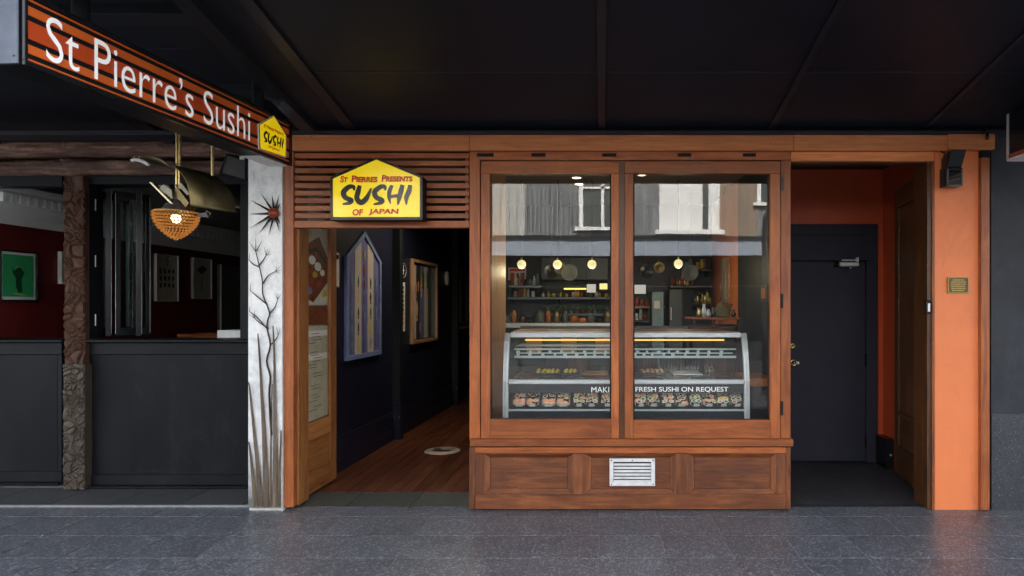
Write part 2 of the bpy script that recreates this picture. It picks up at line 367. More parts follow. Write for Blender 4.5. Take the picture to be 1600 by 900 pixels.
def text(st, mat, parent, o, u, v, n, W, Hh, ext=.002, off=0, name='lettering', caps=None, shear=0):
    cu = bpy.data.curves.new('t', 'FONT'); cu.body = st; cu.extrude = 0; cu.offset = off; cu.resolution_u = 4; cu.shear = shear
    if caps:
        cu.small_caps_scale = .78
        for i, ch in enumerate(st):
            if ch.islower(): cu.body_format[i].use_small_caps = True
    ob = bpy.data.objects.new('t', cu); COL.objects.link(ob); bpy.context.view_layer.update()
    dg = bpy.context.evaluated_depsgraph_get(); me = bpy.data.meshes.new_from_object(ob.evaluated_get(dg))
    vs = [x.co.copy() for x in me.vertices]; fs = [tuple(p.vertices) for p in me.polygons]
    bpy.data.objects.remove(ob)
    x0 = min(a.x for a in vs); x1 = max(a.x for a in vs); y0 = min(a.y for a in vs); y1 = max(a.y for a in vs)
    o, u, v, n = Vector(o), Vector(u), Vector(v), Vector(n); kx = W / (x1 - x0); ky = Hh / (y1 - y0) if Hh else kx
    mb = MB(); mb.add([o + u * ((a.x - x0) * kx) + v * ((a.y - y0) * ky) + n * ext for a in vs], fs)
    ob = mb.build(name, mat, parent, fix=False)
    return ob
def brush(mb, strokes, fn, eps=.0004):
    k = 0
    for st in strokes:
        P = [Vector((a, b)) for a, b, _ in st]; Wd = [c for _, _, c in st]; C = []; D = []
        for i in range(len(P) - 1):
            p0, p1, p2, p3 = P[max(i - 1, 0)], P[i], P[i + 1], P[min(i + 2, len(P) - 1)]
            for j in range(6):
                t = j / 6; C.append(.5 * ((2 * p1) + (p2 - p0) * t + (2 * p0 - 5 * p1 + 4 * p2 - p3) * t * t + (3 * p1 - p0 - 3 * p2 + p3) * t ** 3))
                D.append(Wd[i] * (1 - t) + Wd[i + 1] * t)
        C.append(P[-1]); D.append(Wd[-1]); vs = []
        for i, c in enumerate(C):
            t = (C[min(i + 1, len(C) - 1)] - C[max(i - 1, 0)]).normalized(); q = Vector((-t.y, t.x)) * D[i] / 2
            vs += [fn(c.x + q.x, c.y + q.y, k * eps), fn(c.x - q.x, c.y - q.y, k * eps)]
        mb.add(vs, [(2 * i, 2 * i + 1, 2 * i + 3, 2 * i + 2) for i in range(len(C) - 1)]); k += 1
SUSHI = [[(352, 470, 22), (345, 425, 50), (285, 425, 62), (218, 490, 72), (240, 560, 66), (315, 595, 62), (295, 628, 52), (205, 646, 20)],
         [(425, 405, 46), (405, 480, 68), (388, 570, 66), (440, 625, 72), (510, 570, 66), (572, 440, 18)],
         [(752, 470, 20), (745, 425, 50), (690, 425, 60), (615, 490, 70), (640, 560, 64), (712, 595, 60), (692, 628, 50), (600, 648, 18)],
         [(838, 405, 40), (806, 480, 56), (800, 560, 46), (818, 640, 12)], [(972, 398, 50), (952, 480, 66), (928, 570, 58), (912, 656, 14)],
         [(800, 552, 40), (870, 542, 44), (940, 532, 40)], [(1070, 400, 46), (1055, 480, 66), (1022, 560, 62), (1022, 655, 12)]]

# ------------------------------------------------------------------ ground
def zc(Y, left=False): return 2.965 + .2 * (4.97 - Y) + (.15 if left else 0)
g = MB(); g.box(-60, 60, 1.25, 5.06, -.35, -.0025)
pav = g.build('pavement', GROUT, origin=(0, 0, 0)); struct(pav)
TW, TD = .425, .40
def tile_mesh(name, w_, d_, mat, th=.02):
    m = MB().box(-w_ / 2 + .003, w_ / 2 - .003, -d_ / 2 + .003, d_ / 2 - .003, -th, 0)
    o = m.build(name, mat, origin=(0, 0, 0), bevel=.0010); me = o.data; bpy.data.objects.remove(o); return me
tm = tile_mesh('paving_tile', TW, TD, GRAN); tmh = tile_mesh('paving_tile', TW, .226, GRAN)
def put_tile(me, x, y, par, name='paving_tile', z=0.0):
    o = bpy.data.objects.new(name, me); COL.objects.link(o); o.parent = par
    pl = ORG[par.name]; o.location = (x - pl.x, y - pl.y, z - pl.z + random.uniform(-.0006, .0006))
for i in range(-13, 13):
    put_tile(tmh, -.02 + TW * (i + .5), 4.83 + .113, pav)
    for j in range(9): put_tile(tm, -.02 + TW * (i + .5), 4.63 - TD * j, pav)
struct(MB().box(-60, 60, 1.0, 1.25, -.35, 0.0).build('kerb', GRAN, origin=(0, 1, 0), bevel=.01))
struct(MB().box(-60, 60, -7.0, 1.0, -.4, -.13).build('street', ASPH, origin=(0, 0, -.13)))
struct(MB().box(-60, 60, -60, -7.0, -.35, 0.0).build('far_pavement', ASPH, origin=(0, -8, 0)))
struct(MB().box(-60, 60, 5.06, 60, -.35, -.03).build('ground', GROUT, origin=(0, 6, 0)))
# slate terrace in front of the bar
ter = MB().box(-6.6, -2.56, 5.06, 5.9, -.03, -.012).build('terrace_floor', GROUT); struct(ter)
ts = tile_mesh('slate_tile', .52, .50, SLATE)
for i in range(9): put_tile(ts, -6.35 + .52 * i + .1 if -6.35 + .52 * i + .1 < -2.7 else -2.8, 5.34, ter, 'slate_tile', .004) if i < 7 else None
MB().box(-2.81, -2.56, 5.09, 5.59, -.012, .004).build('slate_tile', SLATE, ter, bevel=.002)
MB().box(-6.6, -2.56, 5.06, 5.085, -.012, .012).build('edge_strip', plain('pale_edge_strip', (.22, .22, .22), .5), ter, bevel=.002)
thr = MB().box(-2.56, -1.0, 5.06, 5.46, -.03, -.012).build('doorway_threshold', GROUT); struct(thr)
for a, b in ((-2.52, -2.03), (-2.026, -1.52), (-1.516, -1.0)):
    MB().box(a, b, 5.065, 5.455, -.012, .003).build('slate_slab', SLATG, thr, bevel=.002)

# ------------------------------------------------------------------ walls, corridor
corr = struct(MB().box(-2.75, -1.0, 5.46, 13.0, -.03, -.016).build('corridor_floor', GROUT))
x = -2.72; k = 0
while x < -1.02:
    y = 5.463; first = True
    while y < 12.9:
        L = random.uniform(1.2, 2.6) if not first else random.uniform(.5, 2.2); first = False; y1 = min(y + L, 13)
        if y1 - y > .05: MB().box(x + .001, min(x + .108, -1.0), y + .001, y1 - .001, -.016, .004).build('floorboard', WF, corr, bevel=.0015)
        y = y1
    x += .11
CW = Fr((-2.704 + .0276 * 5.84, 5.84), (-2.704 + .0276 * 13, 13), (1, 0))
cw = MB(); CW.box(cw, 0, CW.L, -.12, 0, -.02, 3.1); cw = tag(cw.build('corridor_wall', NAVY), 'dark navy corridor wall hung with fish posters and mirrors', 'wall')
sk_ = MB(); CW.box(sk_, 0, CW.L, .0005, .022, .0, .30); CW.box(sk_, 0, CW.L, .0, .016, .302, .335); CW.box(sk_, 0, CW.L, .023, .034, .0, .13); sk_.build('skirting', NAVY, cw, bevel=.004)
for a, b in ((601, 613), (697, 706)):
    s1 = CW.s(b); m = MB(); CW.box(m, s1, s1 + .1, .0, .095, .44, 3.1); m.build('pilaster', DARKW, cw, bevel=.003)
    m = MB(); CW.box(m, s1 - .004, s1 + .1, .0, .1, 0, .435); m.build('pilaster_base', NAVY, cw, bevel=.003)
    for q in (.02, .08): 
        m = MB(); p = CW.p(s1 - .006, q, .27); m.lathe((p.x, p.y, p.z), [(0, -.003), (.005, -.002), (.006, .002)], 8, 'y'); m.build('screw', WHT, cw)
tag(MB().box(-2.7, -1.0, 12.9, 13.0, -.02, 3.1).build('corridor_end_wall', DARKW), 'black end wall deep inside the corridor', 'wall')
tag(MB().box(-1.06, -1.0, 5.16, 6.67, 0, 3.1).build('partition_wall', WP['z']), 'pale timber partition beside the left window pane', 'wall')
tag(MB().box(-1.36, -1.3, 6.67, 12.9, 0, 3.1).build('shop_side_wall', IDARK), 'dark wall between corridor and shop room', 'wall')
tag(MB().box(-1.30, -1.062, 6.61, 6.668, 0, 3.1).build('partition_return_wall', DARKW), 'short dark return wall at the end of the partition', 'wall')
tag(MB().box(-5.75, 3.2, 5.3, 13.2, 3.12, 3.3).build('interior_ceiling_slab', DARKW), 'dark ceiling slab over the shop corridor and bar', 'ceiling')
# ------------------------------------------------------------------ shop room
struct(MB().box(-1.3, 1.5, 5.2, 8.7, -.03, .0).build('shop_floor', WF))
tag(MB().box(-1.36, 1.56, 8.6, 8.7, 0, 3.1).build('shop_back_wall', IDARK), 'dark back wall of the shop behind the shelves', 'wall')
tag(MB().box(1.48, 1.54, 6.95, 8.6, 0, 3.1).build('shop_orange_wall', IORNG), 'orange side wall seen at the right of the shop window', 'wall')
tag(MB().box(1.48, 1.505, 5.16, 6.948, 0, 3.1).build('shop_dark_side_wall', IDARK), 'dark side wall behind the right edge of the window glass', 'wall')
tag(MB().box(-1.3, 1.48, 5.16, 8.6, 2.95, 3.0).build('shop_ceiling', ICEIL), 'grey shop ceiling with small downlights', 'ceiling')
def glow(nm, x, y, z, w_, col, par, spot=False):
    l = bpy.data.lights.new(nm, 'SPOT' if spot else 'POINT'); l.energy = w_; l.color = col; l.shadow_soft_size = .05
    if spot: l.spot_size = R(165); l.spot_blend = .8
    o = bpy.data.objects.new(nm, l); COL.objects.link(o); o.parent = par; o.location = Vector((x, y, z)) - ORG[par.name]
def downlight(x, y, z, lab):
    t = thing('downlight', (x, y, z), lab, 'downlight', 'recessed downlights')
    MB().lathe((x, y, z), [(.062, 0), (.062, -.006), (.046, -.008), (.044, 0)], 20).build('trim_ring', WHT, t)
    MB().lathe((x, y, z), [(0.0001, -.003), (.044, -.003)], 20).build('lamp', E_DOWN, t)
    glow('lamp_light', x, y, z - .06, 9 if z > 2.96 else .8, (1, .85, .65), t, True)
downlight(X(901, 6.75), 6.75, 2.949, 'small lit downlight at the top of the left window pane')
downlight(X(905, 7.1), 7.1, 2.949, 'fainter lit downlight just below the brighter one in the left pane')
downlight(X(1003, 6.6), 6.6, 2.949, 'small lit downlight at the top of the right window pane')
downlight(X(712, 7.5), 7.5, 3.0, 'lit downlight glowing behind the slats right of the yellow sign')
tag(MB().box(-2.56, -1.36, 5.2, 12.9, 3.0, 3.05).build('corridor_ceiling', ICEIL), 'dim corridor ceiling seen through the timber slats', 'ceiling')
for i, (px, py) in enumerate(((815, 413), (871, 413), (925, 413), (1060, 412))):
    Y = 6.9; x = X(px, Y); z = Z(py, Y)
    t = thing('pendant_lamp', (x, Y, 2.95), ['leftmost round globe pendant lamp in the left pane', 'middle globe pendant lamp of the three in the left pane', 'globe pendant lamp nearest the central mullion', 'single globe pendant lamp in the right pane'][i], 'pendant lamp', 'globe pendant lamps')
    MB().lathe((x, Y, z), [(.0001 + .048 * math.sin(PI * q / 10), .048 * math.cos(PI * q / 10)) for q in range(11)], 18).build('globe', E_GLOBE, t)
    glow('lamp_light', x, Y, z - .08, .45, (1, .8, .5), t)
    MB().tube([(x, Y, z + .07), (x, Y, 2.95)], .004, 6).build('cord', BLK, t)
    MB().tube([(x, Y, z + .05), (x, Y, z + .075)], .009, 10).build('lamp_holder', BRASS, t)
ORD = ['first', 'second', 'third', 'fourth', 'fifth', 'sixth', 'seventh', 'eighth', 'ninth', 'tenth', 'eleventh', 'twelfth', 'thirteenth', 'fourteenth', 'fifteenth', 'sixteenth', 'seventeenth']
def colname(m): return {'amber_bottle': 'amber', 'terracotta_red': 'red', 'white_paint': 'white', 'pale_teal_ceramic': 'teal', 'mustard_yellow': 'yellow', 'dark_ink': 'black', 'paper_white': 'off-white', 'leaf_green': 'green', 'salmon_pink': 'pink', 'dark_brown_lacquer': 'brown', 'aged_brass': 'brass'}.get(m.name, 'dark')
# shelving on the back wall
def shelf(name, x0, x1, y0, y1, z, mat, lab):
    t = thing(name, ((x0 + x1) / 2, y1, z), lab, 'shelf', 'shelves on the shop back wall')
    box('shelf_board', mat, t, x0, x1, y0, y1, z - .03, z)
    n = max(2, int((x1 - x0) / .6) + 1)
    for i in range(n):
        a = x0 + .04 + (x1 - x0 - .08) * i / (n - 1); box('bracket', BLK, t, a - .01, a + .01, y0 + .05, y1, z - .09, z - .031)
YS = 8.28
shelf('wall_shelf', X(792, YS), X(955, YS), YS, 8.6, Z(464, YS), SHELF, 'long blue grey shelf of jars in the left pane')
shelf('wall_shelf', X(852, YS), X(957, YS), YS, 8.6, Z(490, YS), SHELF, 'lower pale shelf with greenery behind the display case')
shelf('wall_shelf', X(1048, YS), X(1113, YS), YS, 8.6, Z(446, YS), DKBR, 'upper brown shelf of trinkets near the orange wall')
shelf('wall_shelf', X(1084, YS), X(1113, YS), YS, 8.6, Z(474, YS), DKBR, 'lower brown shelf of trinkets near the orange wall')
shelf('wall_shelf', X(990, YS), X(1040, YS), YS, 8.6, Z(478, YS), WP['x'], 'lit wooden shelf beside the screen in the right pane')
def bottle(x, y, z, r, h, mat, lab, cat='bottle', grp='small wares on the long upper shelf', prof=None):
    p = prof or [(.0001, 0), (r, 0), (r, h * .6), (r * .4, h * .78), (r * .38, h), (.0001, h)]
    o = MB().lathe((x, y, z), p, 10).build('bottle' if cat == 'bottle' else 'jar', mat, origin=(x, y, z))
    return tag(o, lab, cat, grp)
rr = random.Random(3)
cols = [AMB, TERR, WHT, CYAN, YELF, INKD, PAPER, LEAFG, PINKF, DKBR]
for i in range(34):
    px = 796 + i * 4.7 + rr.uniform(-1, 1); h = rr.choice([.06, .08, .11, .14, .2]) if i < 14 else rr.choice([.05, .07, .09]); jar = rr.random() < .5
    r = .018 if not jar else .022
    bottle(X(px, YS + .12), YS + .12 + rr.uniform(-.04, .08), Z(464, YS) + .0005, r, h, (mt_ := rr.choice(cols)), 'small %s %s, %s from the %s end of the long upper shelf' % (colname(mt_), 'jar' if jar else 'bottle', ORD[min(i, 33 - i)], 'left' if i < 17 else 'right'), 'jar' if jar else 'bottle', prof=[(.0001, 0), (r, 0), (r, h * .85), (r * .8, h), (.0001, h)] if jar else None)
for i in range(22):
    px = 856 + i * 4.6; Yy = YS + .1; x, z = X(px, Yy), Z(490, YS)
    m = MB()
    for q in range(9):
        a = rr.uniform(0, 2 * PI); l = rr.uniform(.04, .09); b = Vector((x, Yy, z + .03)); e = b + Vector((math.cos(a) * l * .6, math.sin(a) * l * .6, l)); sd_ = Vector((-math.sin(a), math.cos(a), 0)) * .012
        m.add([b, (b + e) / 2 + sd_, e, (b + e) / 2 - sd_], [(0, 1, 2, 3)])
    m.lathe((x, Yy, z + .0005), [(.0001, 0), (.014, 0), (.019, .035), (.0001, .035)], 8, mi=1)
    if i % 2 == 0: tag(m.build('potted_herb', [LEAFG, rr.choice([TERR, CYAN, DKBR])], origin=(x, Yy, z), fix=False), 'tiny green herb pot, %s from the left on the lower shelf' % ORD[i // 2], 'plant', 'herb pots on the lower shelf')
for i in range(16):
    px = 1050 + i * 4.0; py = 446 if i < 9 else 474
    if i >= 9: px = 1086 + (i - 9) * 3.8
    h = rr.choice([.08, .12, .17]); bottle(X(px, YS + .12), YS + .1, Z(py, YS) + .0005, .022, h, (mt_ := rr.choice([BRASS, DKBR, TERR, YELF, AMB])), 'small %s ornament, %s from the left on the %s brown shelf' % (colname(mt_), ORD[i if i < 9 else i - 9], 'upper' if i < 9 else 'lower'), 'ornament', 'trinkets by the orange wall', prof=[(.0001, 0), (.022, 0), (.012, h * .3), (.024, h * .6), (.01, h * .8), (.013, h), (.0001, h)])
shelf('wall_shelf', X(795, YS), X(846, YS), YS, 8.6, Z(446, YS), SHELF, 'short shelf left of the grey cabinets in the left pane')
shelf('wall_shelf', X(990, YS), X(1045, YS), YS, 8.6, Z(500, YS), DKBR, 'low dark shelf of bottles just right of the mullion')
shelf('wall_shelf', X(1068, YS), X(1113, YS), YS, 8.6, Z(420, YS), DKBR, 'highest brown shelf of trinkets near the orange wall')
def goods(n, pa, pb_, py, what, hs, prof_k, Yg=YS + .1):
    for i in range(n):
        px = pa + (pb_ - pa) * (i + .5) / n; h = rr.choice(hs); mt_ = rr.choice(cols); r_ = .03 if prof_k else .024
        pf = [(.0001, 0), (r_, 0), (r_ * 1.05, h * .55), (r_ * .75, h * .8), (r_ * .8, h), (.0001, h)] if prof_k else None
        bottle(X(px, Yg), Yg + rr.uniform(-.03, .05), Z(py, YS) + .0005, r_, h, mt_, 'small %s %s, %s from the left %s' % (colname(mt_), 'pot' if prof_k else 'bottle', ORD[i], what), 'pot' if prof_k else 'bottle', 'wares ' + what, prof=pf)
goods(8, 797, 843, 446, 'on the short shelf left of the cabinets', [.09, .13, .16], False)
goods(8, 992, 1043, 500, 'on the low shelf right of the mullion', [.12, .16, .2], False)
goods(7, 1070, 1111, 420, 'on the highest brown shelf', [.09, .13], True)
goods(6, 992, 1038, 478, 'on the lit wooden shelf', [.08, .12], True)
for i in range(14):
    px = 775 + i * 13.5; h = rr.choice([.07, .10, .16]); mt_ = rr.choice([IGREY, DKBR, IGREY, AMB, BLK, BRASSD]); r_ = rr.choice([.035, .05, .06])
    bottle(X(px, 7.75), 7.8, Z(505, 7.6) + .001, r_, h, mt_, 'kitchen pot standing %s from the left on the back counter' % ORD[i], 'pot', 'pots on the back counter', prof=[(.0001, 0), (r_, 0), (r_ * 1.05, h * .7), (r_ * .6, h * .9), (.0001, h)])
for i, (px, l) in enumerate(((862, .30), (876, .24), (890, .34), (1010, .3), (1030, .22), (1078, .34))):
    x = X(px, 7.6); t = thing('hanging_pan', (x, 7.6, 2.2), 'dark utensil hanging on a rod, %s from the left' % ORD[i], 'pan', 'utensils hanging over the counter')
    MB().tube([(x, 7.6, 2.94), (x, 7.6, 2.16)], .005, 6).build('hook', DKBR, t); MB().lathe((x, 7.59, 2.16 - l / 2), [(.0001, .01), (l * .28, .01), (l * .3, -.03), (l * .28, -.03), (.0001, .0)], 14, 'y').build('pan', [BLKG, BRASSD, IGREY][i % 3], t); MB().tube([(x, 7.6, 2.16), (x, 7.6, 2.16 - l * .25)], .008, 6).build('handle', DKBR, t)
# tall shelf unit, cabinets, poster, screens, strip
t = thing('wall_cabinet', (X(905, 8.3), 8.6, 1.9), 'grey wall cabinets above the jar shelf in the left pane', 'cabinet')
for a, b in ((846, 879), (880, 916), (917, 950)): pbx('cabinet_door', IGREY, t, a, b, 403, 437, 8.25, 8.27)
box('carcass', IGREY, t, X(846, 8.27), X(950, 8.27), 8.275, 8.598, Z(437, 8.25), Z(403, 8.25))
t = thing('pin_up_poster', (X(808, 8.5), 8.6, Z(438, 8.5)), 'red and white printed poster on the back wall, left pane', 'poster')
pbx('sheet', PAPER, t, 794, 822, 418, 438, 8.58, 8.59)
for a, b, c, d, mt in ((796, 820, 420, 424, LRED), (797, 804, 426, 436, LRED), (806, 811, 427, 436, INKD), (813, 820, 426, 435, TERR)): pbx('print', mt, t, a, b, c, d, 8.572, 8.579, bevel=0)
t = thing('strip_light', (X(900, 8.25), 8.25, Z(451, 8.25)), 'yellow strip light under the grey wall cabinets', 'strip light')
pbx('diffuser', E_STRIPY, t, 881, 917, 450, 452.5, 8.2, 8.22); pbx('housing', BLK, t, 880, 918, 448, 449.6, 8.19, 8.24)
for i, (a, b, c, d, mt, lab) in enumerate(((917, 931, 444, 457, E_SCREEN, 'pale menu screen left of the mullion'), (937, 949, 443, 452, E_SCREENW, 'warm lit menu screen beside the mullion'), (991, 1009, 445, 459, E_SCREEN, 'grey screen glowing in the right pane'))):
    t = thing('menu_screen', (X((a + b) / 2, 7.9), 7.95, Z(d, 7.9)), lab, 'screen', 'menu screens over the back counter')
    pbx('bezel', BLK, t, a - .8, b + .8, c - .8, d + .8, 7.91, 7.94); pbx('display', mt, t, a, b, c, d, 7.9, 7.909, bevel=0)
    box('bracket', BLK, t, X((a + b) / 2, 7.9) - .01, X((a + b) / 2, 7.9) + .01, 7.941, 8.58, Z((c + d) / 2, 7.9) - .01, Z((c + d) / 2, 7.9) + .01)
t = thing('back_counter', (X(860, 8), 8, 0), 'dark back counter with steel edge behind the display case', 'counter')
pbx('counter_top', STEEL, t, 768, 990, 505, 512, 7.6, 8.2); box('carcass', IDARK, t, X(768, 7.65), X(990, 7.65), 7.65, 8.19, 0, Z(513, 7.6))
for i in range(6):
    a = 795 + 27 * i; pbx('drawer_front', WP['x'] if i % 2 else IGREY, t, a, a + 25, 520, 560, 7.63, 7.648)
t = thing('fridge', (X(1056, 7.9), 8, 0), 'tall grey fridge standing in the right pane', 'fridge')
pbx('door', IGREY, t, 1046, 1066, 452, 700, 7.8, 7.83); box('carcass', IDARK, t, X(1046, 7.83), X(1066, 7.83), 7.832, 8.2, 0, Z(453, 7.8)); pbx('handle', STEEL, t, 1048, 1049.5, 480, 500, 7.77, 7.799)
t = thing('drinks_cabinet', (X(1029, 7.9), 8, 0), 'narrow grey cabinet left of the fridge', 'cabinet')
pbx('door', CYAN, t, 1019, 1037, 456, 700, 7.8, 7.83); box('carcass', IDARK, t, X(1019, 7.83), X(1037, 7.83), 7.832, 8.2, 0, Z(457, 7.8)); pbx('notice', PAPER, t, 1022, 1031, 470, 482, 7.793, 7.799, bevel=0)
# wall counter on the right with ornaments, art panel
t = thing('side_table', (X(1125, 6.3), 6.3, 0), 'wooden table with ornaments seen above the case at right', 'table')
pbx('table_top', WO['x'], t, 1080, 1157, 496, 499.5, 6.1, 6.6)
for a in (1084, 1118, 1152): pbx('leg', WK['z'] if a != 1118 else IORNG, t, a, a + 3, 500, 730, 6.15, 6.19)
t2 = thing('woven_basket', (X(1130, 6.3), 6.3, Z(496, 6.1)), 'dark folded basket on the side table', 'basket')
bx_, by_, bz_ = X(1129, 6.3), 6.3, Z(496, 6.1) + .0005
MB().prism([(bx_ - .05, by_, bz_), (bx_ + .06, by_, bz_), (bx_ + .10, by_, bz_ + .13), (bx_ + .03, by_, bz_ + .10), (bx_ - .02, by_, bz_ + .15), (bx_ - .08, by_, bz_ + .05)], (0, .09, 0)).build('body', BRASSD, t2, bevel=.004)
MB().tube([(bx_ - .05, by_ + .04, bz_ + .05), (bx_ - .01, by_ + .04, bz_ + .19), (bx_ + .07, by_ + .04, bz_ + .13)], .005, 6).build('handle', DKBR, t2)
for i, (px, h, mt) in enumerate(((1092, .09, BRASS), (1100, .13, WHT), (1107, .08, STEEL), (1114, .10, DKBR), (1146, .07, DKBR))):
    r = .028; bottle(X(px, 6.28), 6.28, Z(496, 6.1) + .0005, r, h, mt, ['brass pot at the left end of the side table', 'tall white vase second on the side table', 'steel pot third on the side table', 'dark pot beside the folded basket', 'small dark bowl right of the basket'][i], 'pot', 'pots on the side table', prof=[(.0001, 0), (r * .6, 0), (r, h * .4), (r * .5, h * .8), (r * .6, h), (.0001, h)])
for i, px in enumerate((1098, 1135)):
    x = X(px, 5.95); t3 = thing('dining_chair', (x, 5.95, 0), ['dark leather chair under the side table, left one', 'dark leather chair under the side table, right one'][i], 'chair', 'chairs at the side table')
    box('seat', DKBR, t3, x - .12, x + .12, 5.85, 6.07, .76, .80, bevel=.01); box('backrest', DKBR, t3, x - .12, x + .12, 6.04, 6.08, .95, 1.42, bevel=.02)
    for a in (-.1, .1):
        for b in (5.87, 6.06): box('leg', WK['z'], t3, x + a - .012, x + a + .012, b - .012, b + .012, 0, .76 if b < 6 else .96)
t = thing('framed_artwork', (1.47, 7.5, 1.66), 'tall narrow mirror with bright edges on the orange wall', 'mirror')
for a, b, mt, nm in ((1127, 1130.5, WP['z'], 'frame'), (1131, 1136, STEEL, 'glass'), (1136.5, 1141, WP['z'], 'frame')):
    y0_, y1_ = 1.478e3 / (b - 940), 1.478e3 / (a - 940); MB().box(1.46, 1.478, y0_, y1_, 1.63, 2.16).build(nm, mt, t, bevel=.002)
t = thing('small_framed_print', (1.47, 5.85, 1.6), 'small framed orange print on the dark wall at right', 'picture')
MB().box(1.465, 1.478, 5.66, 5.90, 1.63, 1.78).build('frame', IGREY, t); MB().box(1.458, 1.464, 5.71, 5.85, 1.66, 1.75).build('print', IORNG, t)
t = thing('wall_bench', (1.36, 5.6, .9), 'orange timber ledge between display case and side wall', 'ledge')
MB().box(1.235, 1.478, 5.45, 5.95, .90, .975).build('board', WO['y'], t, bevel=.008); MB().box(1.30, 1.475, 5.5, 5.92, .70, .899).build('support', IDARK, t)
# window deck
tag(MB().box(-1.0, 1.478, 5.09, 5.9, .52, .60).build('window_deck', IDARK), 'dark deck inside the window carrying the display case', 'deck')

# ------------------------------------------------------------------ display case
CY = 5.28
dc = thing('display_case', (X(978, CY), 5.6, .6), 'curved glass refrigerated sushi case with silver end frames', 'display case')
prof = [(5.28, .60), (5.28, .78), (5.285, .97), (5.305, 1.10), (5.335, 1.21), (5.37, 1.30), (5.405, 1.362)]
def sideframe(x0, x1):
    m = MB(); n = len(prof); inn = []
    for i, (y, z) in enumerate(prof):
        p = Vector(prof[max(i - 1, 0)]); q = Vector(prof[min(i + 1, n - 1)]); tt = (q - p).normalized(); inn.append((y + tt.y * .035, z - tt.x * .035))
    vs = [(x0, y, z) for y, z in prof] + [(x1, y, z) for y, z in prof] + [(x0, y, z) for y, z in inn] + [(x1, y, z) for y, z in inn]
    fs = []
    for i in range(n - 1): fs += [(i, i + 1, n + i + 1, n + i), (2 * n + i, 3 * n + i, 3 * n + i + 1, 2 * n + i + 1), (i, 2 * n + i, 2 * n + i + 1, i + 1), (n + i, n + i + 1, 3 * n + i + 1, 3 * n + i)]
    fs += [(0, n, 3 * n, 2 * n), (n - 1, 3 * n - 1, 4 * n - 1, 2 * n - 1)]
    m.add(vs, fs); return m
xl, xr = X(785, CY), X(1172, CY)
for k_, (a, b) in enumerate(((xl, xl + .047), (xr - .047, xr))):
    sideframe(a, b).build('end_frame', STEEL, dc, bevel=.004)
    c = a + .016
    mm = MB(); 
    for i in range(len(prof) - 1):
        (ya, za), (yb, zb_) = prof[i], prof[i + 1]; mm.add([(c, ya - .004, za), (c + .014, ya - .004, za), (c + .014, yb - .004, zb_ + .002), (c, yb - .004, zb_ + .002)], [(0, 1, 2, 3)])
    mm.build('frame_groove', PERF, dc, fix=False)
xi0, xi1 = xl + .048, xr - .048
m = MB()
for i in range(2, len(prof) - 1):
    (ya, za), (yb, zb_) = prof[i], prof[i + 1]; m.add([(xi0, ya + .012, za), (xi1, ya + .012, za), (xi1, yb + .012, zb_ - .006), (xi0, yb + .012, zb_ - .006)], [(0, 1, 2, 3)], True)
m.build('curved_glass', GLAS2, dc, fix=False)
box('top_rail', STEEL, dc, xi0, xi1, 5.40, 5.60, 1.322, 1.368, bevel=.006)
box('top_board', WO['x'], dc, xl + .04, xr - .10, 5.605, 6.12, 1.352, 1.374)
box('worktop_edge', IGREY, dc, xl + .04, X(1110, 6.1), 6.121, 6.16, 1.36, 1.40)
box('middle_rail', STEEL, dc, xi0, xi1, 5.27, 5.30, .945, .985, bevel=.006)
box('front_panel', BLACKP, dc, xi0, xi1, 5.60, 5.62, .86, .955)
box('light_strip', emis('added_food_strip', (1, .86, .66), 1.0), dc, xi0 + .05, xi1 - .05, 5.312, 5.322, .948, .954, bevel=0)  # hidden strip added behind the rail to brighten the trays of food
box('text_panel', BLACKP, dc, xi0, xi1, 5.302, 5.310, .868, .944, bevel=.001)
MB().hexa([(xi0, 5.30, .70), (xi1, 5.30, .70), (xi1, 5.60, .84), (xi0, 5.60, .84), (xi0, 5.30, .73), (xi1, 5.30, .73), (xi1, 5.60, .87), (xi0, 5.60, .87)]).build('sloping_deck', BLACKP, dc, bevel=.003)
box('deck_lip', PERF, dc, xi0, xi1, 5.275, 5.299, .722, .738, bevel=.003)
box('kick_panel', BLACKP, dc, xi0, xi1, 5.285, 5.30, .625, .715); box('bottom_rail', STEEL, dc, xi0, xi1, 5.27, 5.30, .603, .622)
box('back_panel', WK['x'], dc, xi0, xi1, 6.08, 6.10, .6, .955)
box('lower_shelf', BLACKP, dc, xi0, xi1, 5.31, 6.08, .955, .968)
for k_, (z, y0_, y1_, nm) in enumerate(((1.155, 5.52, 6.02, 'glass_shelf'), (1.24, 5.56, 6.0, 'glass_shelf'))):
    box(nm, GLAS2, dc, xi0 + .02, xi1 - .02, y0_, y1_, z - .006, z, bevel=0)
box('shelf_edge', PERF, dc, xi0 + .02, xi1 - .02, 5.50, 5.519, 1.142, 1.162)
box('shelf_edge', PERF, dc, xi0 + .02, xi1 - .02, 5.50, 5.519, 1.212, 1.226)
box('shelf_edge', PERF, dc, xi0 + .04, xi1 - .05, 5.502, 5.517, 1.1802, 1.1893, bevel=0)
